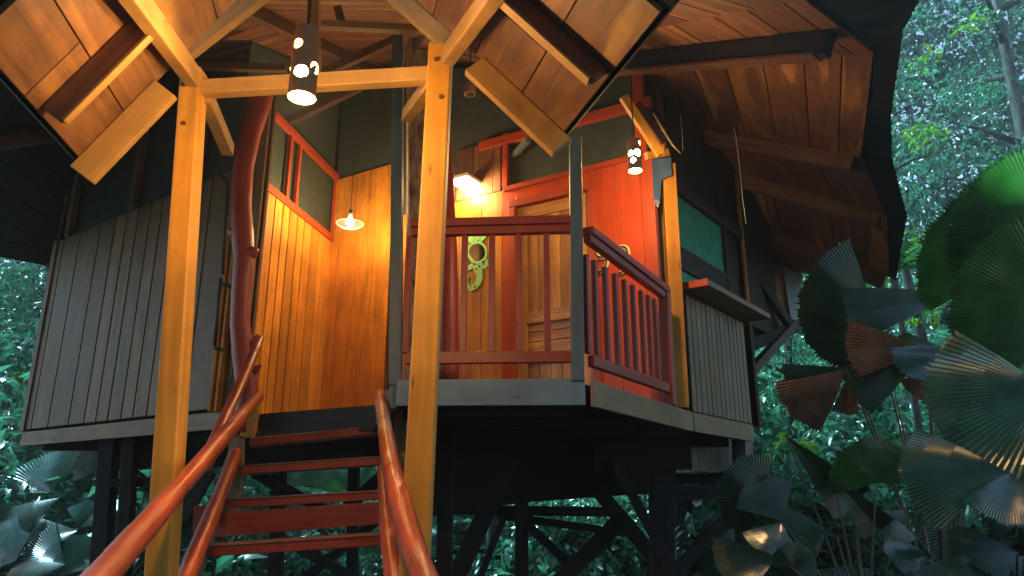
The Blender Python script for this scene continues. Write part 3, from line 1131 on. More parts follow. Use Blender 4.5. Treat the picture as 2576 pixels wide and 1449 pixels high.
for (x0, y0, x1, y1, Y, w_) in brc:
    b_ = MB()
    b_.beam(aty(x0, y0, Y), aty(x1, y1, Y), 0.06, w_ * 0.95)
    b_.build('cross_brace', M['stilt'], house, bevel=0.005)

# pale weathered boarding under the right corner, with a dark ledge
sb = MB()
for (x0, x1, y0, y1) in ((1736, 1790, 1112, 1186), (1791, 1842, 1111, 1184), (1843, 1894, 1110, 1182), (1660, 1735, 1158, 1189)):
    sb.prism([aty(x0, y0, 7.75), aty(x1, y0, 7.75), aty(x1 + 2, y1, 7.75), aty(x0, y1, 7.75)], (0, 0.03, 0), along=UPZ)
sb.build('skirting', M['pale'], house, bevel=0.003)['label'] = 'pale weathered boarding below the right end of the floor'
sb2 = MB()
sb2.prism([aty(1655, 1192, 7.7), aty(1895, 1186, 7.7), aty(1895, 1190, 7.7), aty(1655, 1196, 7.7)], (0, 0.2, 0))
sb2.prism([aty(1655, 1196, 7.9), aty(1820, 1192, 7.9), aty(1820, 1216, 7.9), aty(1655, 1220, 7.9)], (0, 0.05, 0))
sb2.build('ledge', M['stilt'], house)

# hanging cords under the right roof
for (pts_, m_, lab) in ((((1712, 288), (1714, 310), (1716, 340), (1718, 378)), 'cord', 'thin pale cord hanging under the roof near the corner post'),
                        (((1846, 318), (1852, 350), (1862, 430), (1868, 500), (1877, 562)), 'cord', 'long thin pale cord hanging from the middle rafter of the roof')):
    c_ = MB()
    c_.tube([aty(x, y, 5.9) for x, y in pts_], 0.0035, n=6)
    p = aty(*pts_[0], 5.9)
    tag(c_.build('hanging_cord', M[m_], None, loc=p), lab, 'cord')
c_ = MB()
c_.tube([aty(x, y, 5.7) for x, y in ((1644, 285), (1668, 325), (1692, 365), (1712, 386))], [0.01, 0.012, 0.009, 0.004], n=7)
tag(c_.build('dry_vine', M['olive'], None, loc=aty(1644, 285, 5.7), smooth=True), 'dry grey green vine dangling beside the orange brace', 'vine')

# ------------------------------------------------------------------ the entrance canopy over the stairs
can = thing('entrance_canopy', aty(800, 1400, 3.05) * 1.0 - V(0, 0, aty(800, 1400, 3.05).z), 'ochre two post entrance canopy with boarded gable roof over the stairs', 'canopy')
YP = 3.05
for (x0, y0, x1, y1, Y0, Y1, lab) in ((489, 182, 400, 1540, YP, YP - 0.05, 'left ochre entrance post'), (1110, 120, 1038, 1540, YP + 0.03, YP, 'right ochre entrance post, nearer the deck')):
    b_ = MB()
    p0, p1 = aty(x0, y0, Y0), aty(x1, y1, Y1)
    d_ = p1 - p0
    foot = p0 + d_ * (p0.z / -d_.z)
    pw_ = 0.095 if x0 < 800 else 0.112
    b_.beam(foot, p0, pw_, 0.10, up=V(0, -1, 0))
    po_ = b_.build('post', M['ochre'], can, bevel=0.008)
    po_['label'] = lab
    for zz in (0.10, 0.30):
        b_ = MB()
        pt = p0 - UPZ * zz + V(0.012 if zz > .2 else -0.015, -0.05, 0)
        b_.tube([pt, pt + V(0, -0.012, 0)], 0.011, n=8)
        b_.build('bolt', M['roofdark'], po_)
b_ = MB()
b_.beam(aty(505, 225, YP + 0.0), aty(1092, 190, YP + 0.02), 0.06, 0.075)
b_.build('cross_beam', M['ochre_beam'], can, bevel=0.005)
for (x0, y0, x1, y1) in ((516, 240, 574, 378), (1088, 205, 1024, 292)):
    b_ = MB()
    b_.beam(aty(x0, y0, YP + 0.02), aty(x1, y1, YP + 0.5), 0.06, 0.07)
    b_.build('knee_brace', M['ochre_beam'], can, bevel=0.005)
# slopes
dR = ray(814, 1084).normalized()           # the ridge points this way, a little uphill


def slope(Q, xy, side):
    top = onp(*xy, Q, V(0, 1, 0))
    rd = (top - Q).normalized()
    nrm = rd.cross(dR).normalized()
    if nrm.z < 0:
        nrm = -nrm
    return rd, nrm


QL = aty(203, 402, 2.85)
rdL, nL = slope(QL, (428, 172), -1)
QR = aty(1414, 340, 2.95)
rdR, nR = slope(QR, (1172, 115), 1)
for side, Q, rd, nrm, near_px in ((-1, QL, rdL, nL, (10, 30)), (1, QR, rdR, nR, None)):
    # near end of the slope measured along the ridge
    if near_px:
        h = onp(*near_px, Q, nrm) - Q
        # solve h = s*rd + t*dR
        m2 = np.array([[rd.dot(rd), rd.dot(dR)], [rd.dot(dR), dR.dot(dR)]])
        s_, t_ = np.linalg.solve(m2, np.array([h.dot(rd), h.dot(dR)]))
        tn = t_
        TN = tn
    else:
        tn = TN
    # ridge height: up to about the middle
    SR = 1.45
    sl = MB()
    s = 0.0
    k = 0
    widths = [0.27, 0.30, 0.29, 0.28, 0.31]
    while s < SR - 0.01:
        s1 = min(SR, s + widths[k % 5])
        cut = tn + (0 - tn) * (0.38 + 0.3 * ((k * 37) % 10) / 10)
        for (ta, tb) in ((tn, cut), (cut + 0.006, 0.0)):
            P = [Q + rd * (s + .003) + dR * ta, Q + rd * (s1 - .003) + dR * ta, Q + rd * (s1 - .003) + dR * tb, Q + rd * (s + .003) + dR * tb]
            sl.prism(P, nrm * 0.02, along=dR)
        s = s1
        k += 1
    sl.build('roof_slope', M['canopywood'], can, bevel=0.002)
    cv = MB()
    a, b = -0.012, SR
    cv.prism([Q + rd * a + dR * (tn - .05) + nrm * .024, Q + rd * b + dR * (tn - .05) + nrm * .024, Q + rd * b + dR * 0.04 + nrm * .024, Q + rd * a + dR * 0.04 + nrm * .024], nrm * 0.035)
    cv.build('roof_cover', M['roofing'], can)
    # rafters below the boards
    down = -nrm
    if side < 0:
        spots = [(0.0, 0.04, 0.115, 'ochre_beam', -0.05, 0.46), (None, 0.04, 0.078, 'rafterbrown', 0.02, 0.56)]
        px = (132, 338)
    else:
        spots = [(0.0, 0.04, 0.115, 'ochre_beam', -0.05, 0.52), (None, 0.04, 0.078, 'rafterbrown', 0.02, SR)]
        px = (1552, 272)
    for (t0, w_, h_, m_, s0, s1) in spots:
        deep = t0 is None
        if deep:
            Qd = Q + down * h_
            hh = onp(*px, Qd, nrm) - Qd
            m2 = np.array([[1.0, rd.dot(dR)], [rd.dot(dR), 1.0]])
            _, t0 = np.linalg.solve(m2, np.array([hh.dot(rd), hh.dot(dR)]))
        b_ = MB()
        c0 = Q + dR * (t0 - 0.02) + down * (h_ / 2 + 0.002)
        b_.beam(c0 + rd * s0, c0 + rd * s1, w_, h_, up=nrm)
        ro_ = b_.build('rafter', M[m_], can, bevel=0.005)
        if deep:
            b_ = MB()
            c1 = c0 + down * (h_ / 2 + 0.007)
            b_.beam(c1 + rd * (s0 + .01), c1 + rd * (s1 - .004), w_ + 0.006, 0.014, up=nrm)  # ochre strip stands in for lamplight on the rafter's underside
            b_.build('lit_edge', M['ochre_beam'], ro_, bevel=0.003)
    # plate from the post head along under the slope
    if side < 0:
        p0 = aty(486, 195, YP - 0.06)
        p1 = onp(335, -10, Q + down * 0.09, nrm)
    else:
        p0 = aty(1128, 140, YP - 0.06)
        p1 = onp(1238, -10, Q + down * 0.09, nrm)
    b_ = MB()
    b_.beam(p0, p0 + (p1 - p0) * 1.15, 0.06, 0.09)
    b_.build('plate', M['ochre_beam'], can, bevel=0.005)
for (x0, y0, x1, y1, Y) in ((455, 142, 680, -32, YP + 0.1), (1138, 118, 960, -38, YP + 0.1)):
    b_ = MB()
    b_.beam(aty(x0, y0, Y), aty(x1, y1, Y), 0.05, 0.085)
    b_.build('gable_rafter', M['ochre_beam'], can, bevel=0.005)

# ------------------------------------------------------------------ the staircase
stair = thing('staircase', (-0.9, 3.4, 0), 'red painted open staircase with log handrails leading up to the porch', 'staircase')
trd = [((628, 1112), (952, 1081), 5.95, 0.062), ((598, 1183), (966, 1158), 5.47, 0.062), ((556, 1268), (958, 1245), 4.99, 0.06), ((526, 1386), (972, 1357), 4.51, 0.065)]
for (l_, r_, Y, h_) in trd:
    b_ = MB()
    p0, p1 = aty(*l_, Y), aty(*r_, Y - 0.05)
    back = V(-0.06, 0.26, 0)
    q = [p0, p1, p1 + back, p0 + back]
    b_.prism([x - UPZ * h_ / 2 for x in q], (0, 0, h_), along=p1 - p0)
    to_ = b_.build('tread', M['tread'], stair, bevel=0.006)
    b_ = MB()
    e_ = UPZ * (h_ / 2 - 0.004) + V(0, -0.004, 0)
    b_.beam(p0.lerp(p1, .015) + e_, p0.lerp(p1, .97) + e_, 0.012, 0.011)
    b_.build('worn_edge', M['worn'], to_, bevel=0.003)
b_ = MB()
p0, p1 = aty(548, 1290, 4.985), aty(958, 1262, 4.935)
p2, p3 = aty(962, 1318, 4.935), aty(538, 1352, 4.985)
b_.prism([p0, p1, p2, p3], (0, 0.03, 0), along=p1 - p0)
b_.prism([aty(487, 1272, 5.0), aty(520, 1270, 5.0), aty(512, 1345, 5.0), aty(484, 1342, 5.0)], (0, 0.03, 0))
b_.build('riser', M['tread'], stair, bevel=0.004)
for k in range(5):                     # the flight goes on down to the ground in front
    Y = 4.03 - 0.48 * k
    z_ = 1.12 - 0.232 * k
    b_ = MB()
    xc = -1.16 + 0.12 * k
    b_.beam((xc - 0.52, Y + 0.12, z_), (xc + 0.52, Y + 0.12, z_), 0.26, 0.06)
    b_.build('tread', M['tread'], stair, bevel=0.006)
for pts_ in (((604, 1100, 5.9), (497, 1420, 4.4)), ((1003, 1060, 5.9), (985, 1360, 4.4))):
    b_ = MB()
    a, b2 = aty(*pts_[0]), aty(*pts_[1])
    d_ = b2 - a
    b_.beam(a, a + d_ * 2.0, 0.05, 0.2)
    b_.build('stringer', M['olive'], stair, bevel=0.004)
for (x0, y0, x1, y1, Y, w_, m_) in ((596, 1105, 592, 1290, 5.5, 0.10, 'olive'), (1000, 1030, 1014, 1190, 5.6, 0.06, 'ochre_beam'), (1006, 1140, 1018, 1195, 5.2, 0.07, 'ochre_beam'), (640, 1010, 622, 1100, 5.7, 0.10, 'ochre')):
    b_ = MB()
    b_.beam(aty(x0, y0, Y), aty(x1, y1, Y), w_, 0.06, up=V(0, -1, 0))
    b_.build('rail_post', M[m_], stair, bevel=0.004)


def log(path, r0, r1, label=None, bend=0.008):
    K = [aty(*p) for p in path]
    dist = [0.0]
    for a, b in zip(K, K[1:]):
        dist.append(dist[-1] + (b - a).length)
    n_ = 34
    pts_, rad = [], []
    ph = rng.uniform(0, 6)
    for i in range(n_ + 1):
        t_ = i / n_
        D_ = t_ * dist[-1]
        k = max(j for j in range(len(K) - 1) if dist[j] <= D_ + 1e-6)
        q = K[k].lerp(K[k + 1], (D_ - dist[k]) / (dist[k + 1] - dist[k]))
        o_ = V(math.sin(ph + 4 * t_), 0, math.cos(ph * 1.7 + 5 * t_)) * bend * 0.5
        pts_.append(q + o_)
        rad.append((r0 + (r1 - r0) * t_) * (1 + 0.05 * math.sin(ph + 11 * t_) + 0.02 * math.sin(2 * ph + 23 * t_)))
    for _ in range(2):
        pts_ = [pts_[0]] + [(pts_[i - 1] + pts_[i] * 2 + pts_[i + 1]) / 4 for i in range(1, n_)] + [pts_[-1]]
    b = MB()
    b.tube(pts_, rad, n=9, wob=0.008)
    o = b.build('handrail', M['handrail'], stair, bevel=0.007, smooth=True)
    if label:
        o['label'] = label
    return o


log([(652, 998, 5.35), (155, 1560, 1.55)], 0.042, 0.036, 'long left log handrail in glossy red orange paint')
log([(656, 850, 5.3), (570, 1040, 4.25), (514, 1172, 3.42)], 0.033, 0.036, 'upper left log handrail spliced onto the long one')
log([(592, 1140, 5.15), (530, 1300, 3.9), (440, 1530, 3.0)], 0.042, 0.042, 'lower left log rail')
log([(955, 992, 5.35), (983, 1166, 3.45), (1037, 1366, 2.42), (1112, 1580, 1.85)], 0.044, 0.042, 'long right log handrail in glossy red orange paint')
log([(960, 1178, 4.95), (974, 1320, 3.9), (1006, 1560, 2.9)], 0.034, 0.044, 'lower right log rail')

# ------------------------------------------------------------------ lamps
WARM = (1.0, 0.60, 0.24)


def point(name, loc, w, parent, radius=0.04, color=WARM):
    d = bpy.data.lights.new(name, 'POINT')
    d.energy = w
    d.color = color
    d.shadow_soft_size = radius
    o = bpy.data.objects.new(name, d)
    COL.objects.link(o)
    o.parent = parent
    o.location = Vector(loc) - WLOC[parent.name]
    return o


def pendant(x, ytop, ybot, Y, rad, holes, label, lit, watts, cord_len, drop=-0.035):
    """cylinder lamp with round holes cut in the shade, open at the bottom"""
    ctop, cbot = aty(x, ytop, Y), aty(x, ybot, Y)
    H = ctop.z - cbot.z
    c = V(cbot.x, cbot.y, cbot.z)
    t = thing('pendant_lamp', c, label, 'lamp', 'perforated pendant lamps')
    nu, nv = 180, 130
    mb = MB()
    P = {}
    for j in range(nv + 1):
        for i in range(nu):
            a = 2 * math.pi * i / nu
            z = H * j / nv
            rr_ = rad * (1 - 0.10 * max(0, (z - 0.82 * H) / (0.18 * H)) ** 2)
            P[i, j] = V(c.x + rr_ * math.cos(a), c.y + rr_ * math.sin(a), c.z + z)
    for j in range(nv):
        for i in range(nu):
            a = 2 * math.pi * (i + .5) / nu
            z = H * (j + .5) / nv
            hit = False
            for (ha, hz, hr) in holes:
                da = (a - R(ha) + math.pi) % (2 * math.pi) - math.pi
                if (da * rad) ** 2 + (z - hz * H) ** 2 < (hr) ** 2:
                    hit = True
            if hit:
                continue
            q = [P[i, j], P[(i + 1) % nu, j], P[(i + 1) % nu, j + 1], P[i, j + 1]]
            mb.face(q, [(0, 0), (1, 0), (1, 1), (0, 1)], 0.5)
    # top cap
    mb.face([P[i, nv] for i in range(nu)], [(0, 0)] * nu, 0.5)
    mb.build('lamp_shade', M['bamboo'], t, solid=0.006)
    b = MB()
    b.lathe([(0.0, -0.045), (0.022, -0.038), (0.036, -0.015), (0.036, 0.012), (0.022, 0.04), (0.013, 0.07), (0.0, 0.07)], c + V(0, 0, 0.09), 16)
    b.build('bulb', M['bulb'] if lit else M['deadbulb'], t, smooth=True)
    k = MB()
    k.tube([c + V(0, 0, H - 0.002), c + V(0, 0, H + cord_len)], 0.006, n=8)
    k.build('cable', M['cable'], t)
    if lit:
        point('lamp_light', c + V(0, 0, drop), watts, t, 0.035)
    return t


# angle -90 faces the camera
pendant(759, 78, 246, 2.5, 0.0495, [(-112, 0.70, 0.021), (-84, 0.29, 0.026), (-18, 0.40, 0.024), (-170, 0.33, 0.024), (60, 0.5, 0.024), (130, 0.6, 0.024)],
        'largest glowing perforated cylinder lamp hanging over the stairs', True, 17.0, 0.5)
pendant(1182, 175, 238, 6.0, 0.05, [(-95, 0.74, 0.022), (-50, 0.45, 0.024), (-150, 0.4, 0.02), (30, .6, .02), (150, .6, .02)],
        'unlit dark perforated cylinder lamp hanging behind the right entrance post', False, 0, 0.6)
pendant(1598, 352, 430, 5.3, 0.052, [(-40, 0.84, 0.020), (-70, 0.50, 0.030), (-135, 0.5, 0.025), (-115, 0.26, 0.022), (20, .4, .024), (150, .7, .024), (90, .5, .024)],
        'glowing perforated cylinder lamp hanging in front of the red wall', True, 18.0, 0.55, -0.020)

# bulb over a white enamel saucer in the porch corner
c = aty(880, 570, 7.0)
sl_ = thing('saucer_lamp', c, 'bare glowing bulb over a frosted white saucer shade in the porch corner', 'lamp')
m_ = MB()
m_.lathe([(0.0, -0.012), (0.06, -0.014), (0.095, 0.0), (0.135, 0.030), (0.138, 0.034), (0.130, 0.032), (0.093, 0.006), (0.06, -0.006), (0.0, -0.004)], c, 32)
m_.build('saucer', M['glass'], sl_, smooth=True)
m_ = MB()
m_.lathe([(0, -0.004), (0.022, 0.004), (0.036, 0.03), (0.033, 0.055), (0.018, 0.08), (0.0, 0.085)], c + V(0, 0, 0.01), 18)
m_.build('bulb', M['bulb'], sl_, smooth=True)
m_ = MB()
m_.lathe([(0.0, 0.085), (0.022, 0.085), (0.024, 0.16), (0.012, 0.18), (0.0, 0.18)], c + V(0, 0, 0.01), 14)
m_.build('socket', M['cable'], sl_, smooth=True)
m_ = MB()
m_.tube([c + V(0, 0, 0.18), c + V(0, 0, 0.75)], 0.004, n=6)
m_.build('cable', M['cable'], sl_)

# square wall lamp on the ochre wall
cw = bw(1187, 470)
wl = thing('wall_lamp', cw, 'square lit lamp projecting from the ochre wall above the lizard mirror', 'lamp')
hw, dp, hh_ = 0.125, 0.26, 0.035
q = [cw + dwl * -hw + nB * 0.0, cw + dwl * hw + nB * 0.0, cw + dwl * hw + nB * dp, cw - dwl * hw + nB * dp]
m_ = MB()
m_.prism([x + UPZ * 0.004 for x in q], (0, 0, hh_))
m_.build('housing', M['enamel'], wl, bevel=0.004)
m_ = MB()
cc = (q[0] + q[2]) / 2
m_.prism([cc + (x - cc) * 0.93 for x in q], (0, 0, -0.012))
m_.build('diffuser', M['panelglow'], wl)
point('lamp_light', cc - UPZ * 0.06, 25.0, wl, 0.08)

# ------------------------------------------------------------------ the lizard framed mirror
gx, gy = 1202, 640
gc = bw(gx, gy) + nB * 0.02
giz = thing('lizard_mirror', gc, 'green spotted wooden lizard with curled tail framing a round mirror', 'mirror')
sc = (bw(1202, 700) - bw(1202, 600)).length / 100.0 * 0.5 * 1.0


def gp(zx, zy):
    """zoomed picture coordinates of the lizard to a point on the wall"""
    return bw(1140.4 + zx * 120.75 / 869.0, 550.1 + zy * 201.25 / 1449.0) + nB * 0.022


m_ = MB()


def limb(pts_, rad):
    P = [gp(x, y) for x, y in pts_]
    k = 201.25 / 1449.0 * sc * 2
    n_ = len(P)
    # flat band cut from a board
    L_, R_ = [], []
    for i in range(n_):
        d = (P[min(i + 1, n_ - 1)] - P[max(i - 1, 0)]).normalized()
        s_ = d.cross(nB).normalized()
        r = rad[i] * k
        L_.append(P[i] - s_ * r)
        R_.append(P[i] + s_ * r)
    for i in range(n_ - 1):
        m_.prism([L_[i], R_[i], R_[i + 1], L_[i + 1]], nB * 0.016, tint=.5)


N = 28
cx_, cy_, rx_, ry_ = 468, 630, 158, 172
ring_o, ring_i = [], []
for i in range(N):
    a = 2 * math.pi * i / N
    ring_i.append(gp(cx_ + rx_ * 0.93 * math.cos(a), cy_ + ry_ * 0.95 * math.sin(a)))
    ring_o.append(gp(cx_ + rx_ * 1.12 * math.cos(a), cy_ + ry_ * 1.18 * math.sin(a)))
for i in range(N):
    j = (i + 1) % N
    m_.prism([ring_o[i], ring_o[j], ring_i[j], ring_i[i]], nB * 0.018, tint=.5)
limb([(470, 840), (480, 920), (500, 1010), (510, 1090), (480, 1180), (420, 1250), (360, 1290), (300, 1260), (268, 1180), (275, 1110), (310, 1060)], [110, 80, 66, 60, 55, 48, 42, 36, 32, 28, 18])
limb([(470, 470), (465, 400), (470, 300), (480, 200), (478, 130)], [90, 95, 62, 62, 70])
limb([(440, 410), (350, 400), (320, 300), (290, 220), (270, 160)], [55, 50, 34, 30, 24])
limb([(500, 400), (590, 350), (605, 290), (610, 220), (640, 170)], [55, 40, 32, 28, 24])
limb([(400, 860), (300, 920), (270, 870), (268, 760), (280, 700)], [50, 45, 32, 22, 14])
limb([(540, 860), (610, 890), (640, 850), (630, 790), (620, 740)], [50, 40, 30, 22, 14])
m_.build('lizard_frame', M['gecko'], giz)
m_ = MB()
m_.prism([gp(cx_ + rx_ * .97 * math.cos(2 * math.pi * i / N), cy_ + ry_ * .98 * math.sin(2 * math.pi * i / N)) for i in range(N)], nB * 0.005, tint=.5)
m_.build('mirror_glass', M['mirror'], giz)

# ------------------------------------------------------------------ the jungle
def leaf_mesh(name, centers, normals, dirs, sizes, tints, mat, width=0.42):
    """n pointed folded leaves; arrays of shape (n,3)"""
    n = len(centers)
    d = dirs / np.linalg.norm(dirs, axis=1, keepdims=True)
    s = np.cross(d, normals)
    s /= np.linalg.norm(s, axis=1, keepdims=True) + 1e-9
    u = np.cross(s, d)
    L = sizes[:, None]
    v = np.empty((n, 6, 3), dtype=np.float32)
    v[:, 0] = centers - d * L * 0.5
    v[:, 1] = centers - d * L * 0.05 + s * L * width * 0.5 + u * L * 0.10
    v[:, 2] = centers + d * L * 0.5 - u * L * 0.10
    v[:, 3] = centers - d * L * 0.05 - s * L * width * 0.5 + u * L * 0.10
    v[:, 4] = centers - d * L * 0.08
    v[:, 5] = centers + d * L * 0.22 - u * L * 0.02
    quads = np.array([[0, 1, 5, 4], [1, 2, 5, 5], [0, 4, 5, 3], [3, 5, 2, 2]])
    tri = np.array([[0, 1, 4], [4, 1, 5], [1, 2, 5], [0, 4, 3], [4, 5, 3], [5, 2, 3]])
    idx = (np.arange(n)[:, None, None] * 6 + tri[None]).reshape(-1)
    me = bpy.data.meshes.new(name)
    me.vertices.add(n * 6)
    me.vertices.foreach_set('co', v.reshape(-1))
    nf = n * 6
    me.loops.add(nf * 3)
    me.loops.foreach_set('vertex_index', idx.astype(np.int32))
    me.polygons.add(nf)
    me.polygons.foreach_set('loop_start', np.arange(0, nf * 3, 3, dtype=np.int32))
    me.update(calc_edges=True)
    ca = me.color_attributes.new('tint', 'FLOAT_COLOR', 'POINT')
    c4 = np.ones((n * 6, 4), dtype=np.float32)
    c4[:, :3] = np.repeat(tints, 6)[:, None]
    ca.data.foreach_set('color', c4.reshape(-1))
    me.materials.append(mat)
    me.validate()
    return me


def clumps(cent, rad, per, size, flat=0.6, tint_c=None, up=0.7):
    """leaves scattered round clump centres"""
    m = len(cent)
    n = m * per
    ci = np.repeat(np.arange(m), per)
    off = nr.normal(0, 1, (n, 3))
    off /= np.maximum(np.linalg.norm(off, axis=1, keepdims=True), 1e-6)
    off *= (nr.random((n, 1)) ** 0.5)
    off[:, 2] *= flat
    r = np.asarray(rad)[ci][:, None] if np.ndim(rad) else rad
    c = cent[ci] + off * r
    nrm = nr.normal(0, 0.6, (n, 3)) + np.array([0, 0, up]) + off * 0.6
    d = off + nr.normal(0, 0.5, (n, 3)) + np.array([0, 0, -0.35])
    sz = size * nr.uniform(0.6, 1.35, n)
    tc = nr.random(m) if tint_c is None else tint_c
    t = np.clip(tc[ci] * 0.6 + nr.random(n) * 0.4, 0, 1)
    return c, nrm, d, sz, t


def cloud_object(name, arrs, mat, loc=(0, 0, 0), parent=None):
    c, nrm, d, sz, t = [np.concatenate([a[k] for a in arrs]) for k in range(5)]
    me = leaf_mesh(name, c - np.array(loc) if parent is None else c, nrm, d, sz, t, mat)
    o = bpy.data.objects.new(name, me)
    COL.objects.link(o)
    if parent:
        o.parent = parent
    else:
        o.location = loc
    return o


# the far forest that reads as one mass
arrs = []


def wedge(n, az0, az1, r0, r1, z0, z1, zp=1.0):
    az = np.radians(nr.uniform(az0, az1, n))
    r = r0 + (r1 - r0) * nr.random(n)
    z = z0 + (z1 - z0) * nr.random(n) ** zp
    return np.stack([r * np.sin(az), r * np.cos(az), z], axis=1)


def carpet(n, az0, az1, r0, r1, z0, slope, thick):
    """clumps lying on a bank of foliage that rises away from the clearing"""
    c = wedge(n, az0, az1, r0, r1, 0, 1)
    r = np.hypot(c[:, 0], c[:, 1])
    lump = 0.9 * np.sin(c[:, 0] * 0.9 + 1.3) * np.sin(c[:, 1] * 0.7) + 0.6 * np.sin(c[:, 0] * 2.1)
    c[:, 2] = np.maximum(0.15, z0 + (r - r0) * slope + lump * thick * 0.5 + nr.normal(0, thick * 0.45, n))
    return c


arrs.append(clumps(carpet(1500, 12, 43, 12.5, 26, 0.2, 0.55, 1.2), 0.66, 36, 0.19, up=0.5))
arrs.append(clumps(carpet(420, 12, 43, 12, 19, 0.2, 0.6, 1.4), 0.55, 20, 0.32, up=0.5))
arrs.append(clumps(carpet(1000, -24, 26, 15.6, 27, 0.25, 0.3, 0.7), 0.6, 38, 0.20, up=0.5))
arrs.append(clumps(carpet(260, -24, 26, 15.2, 22, 0.3, 0.25, 0.7), 0.45, 22, 0.27, up=0.5))
arrs.append(clumps(carpet(900, -48, -19, 13.5, 24, 0.2, 0.75, 1.3), 0.62, 38, 0.22, up=0.5))
arrs.append(clumps(carpet(260, -48, -19, 13, 18, 0.2, 0.9, 1.6), 0.5, 24, 0.28, up=0.5))
arrs.append(clumps(wedge(900, -50, 45, 27, 38, 0.0, 9), 1.3, 75, 0.34, up=0.0))
arrs.append(clumps(wedge(2300, 9, 45, 25, 35, 5, 30), 1.2, 56, 0.31, up=0.2))
tag(cloud_object('forest_foliage', arrs, M['leaf']), 'dense mass of far jungle foliage behind the treehouse', 'foliage', kind='stuff')

# broad leaves and yellow green leaves between the small leaves
arrs = [clumps(carpet(110, 13, 43, 11.5, 18, 0.3, 0.6, 1.4), 0.55, 11, 0.46, up=0.4),
        clumps(carpet(70, -48, -20, 12.5, 17, 0.3, 0.9, 1.6), 0.55, 11, 0.50, up=0.4),
        clumps(carpet(60, -20, 24, 15.2, 20, 0.3, 0.25, 0.6), 0.5, 10, 0.42, up=0.4)]
tag(cloud_object('broad_foliage', arrs, M['leaf']), 'broad leaved jungle foliage behind the treehouse', 'foliage', kind='stuff')
M['limeleaf'] = leafmat('lime_leaf', (0.03, 0.13, 0.02), (0.14, 0.28, 0.025), (0.22, 0.50, 0.03), rough=0.35, spec=0.5, tfac=0.45)
lime = [aty(x, y, Y) for x, y, Y in ((2090, 775, 11), (2150, 790, 11.5), (2240, 760, 11.5), (2060, 730, 11.5), (2330, 790, 11), (1610, 1320, 16), (1560, 1300, 16.5), (1500, 1330, 16), (2010, 1120, 12), (1960, 1150, 12.5), (2330, 150, 13.5), (2310, 330, 13), (2440, 60, 14), (300, 1240, 16), (180, 1370, 16), (60, 960, 14), (2290, 620, 12.5), (2330, 345, 12.5))]
arrs = [clumps(np.array([tuple(p) for p in lime]), 0.42, 34, 0.19, up=0.4)]
tag(cloud_object('lime_foliage', arrs, M['limeleaf']), 'patches of yellow green leaves in the jungle', 'foliage', kind='stuff')

# unseen forest behind the viewer and leaf patch above, added to shade the house
arrs = []
cB = wedge(1100, 125, 250, 9, 18, 0.2, 14)
arrs.append(clumps(cB, 1.0, 60, 0.55))
nT = 900
cT = np.stack([nr.uniform(-16.0, -7.4, nT), nr.uniform(-9.0, 6.0, nT), nr.uniform(11, 13.5, nT)], axis=1)
arrs.append(clumps(cT, 0.9, 60, 0.5))
tag(cloud_object('shade_foliage', arrs, M['leaf']), 'unseen jungle foliage round and above the clearing, added for shade', 'foliage', kind='stuff')


# trees with trunks one can tell apart
def jungle_tree(loc, h, r, crown_r, label, seed, leaf=0.16, lean=(0, 0), cz=0.55, ncl=70):
    t = thing('jungle_tree', loc, label, 'tree', 'jungle trees behind the treehouse')
    mb = MB()
    L0 = V(*loc)
    pts_ = [L0 + V(lean[0] * s * s + 0.12 * math.sin(seed + 3 * s), lean[1] * s, h * s) for s in (0, .08, .25, .45, .65, .85, 1.0)]
    mb.tube(pts_, [r * 1.5, r * 1.1, r, r * .9, r * .75, r * .5, r * .2], n=12, wob=0.06)
    ends = []
    for k in range(9):
        s = 0.45 + 0.55 * k / 9
        i = min(int(s * 6), 5)
        a = seed * 2.1 + k * 2.4
        b0 = L0 + V(lean[0] * s * s + 0.12 * math.sin(seed + 3 * s), lean[1] * s, h * s)
        ln2 = crown_r * rng.uniform(.6, 1.0)
        b1 = b0 + V(math.cos(a) * ln2, math.sin(a) * ln2, ln2 * 0.45)
        mb.tube([b0, b0.lerp(b1, .5) + V(0, 0, .08), b1], [r * .45, r * .25, r * .08], n=7)
        ends.append((b0, b1))
    mb.build('trunk', M['darkbark'], t, smooth=True)
    cents = []
    for k in range(ncl):
        b0, b1 = ends[k % len(ends)]
        q = b0.lerp(b1, rng.uniform(0.35, 1.1))
        cents.append([q.x + rng.gauss(0, .5) - L0.x, q.y + rng.gauss(0, .5) - L0.y, q.z + rng.gauss(0, .45) - L0.z])
    arr = clumps(np.array(cents), 0.55, 48, leaf)
    cloud_object('crown', [arr], M['leaf'], parent=t)
    return t


def gpos(x, Y):
    """ground point under picture column x at forward distance Y"""
    p = aty(x, 1250, Y)
    return (p.x, p.y, 0.0)


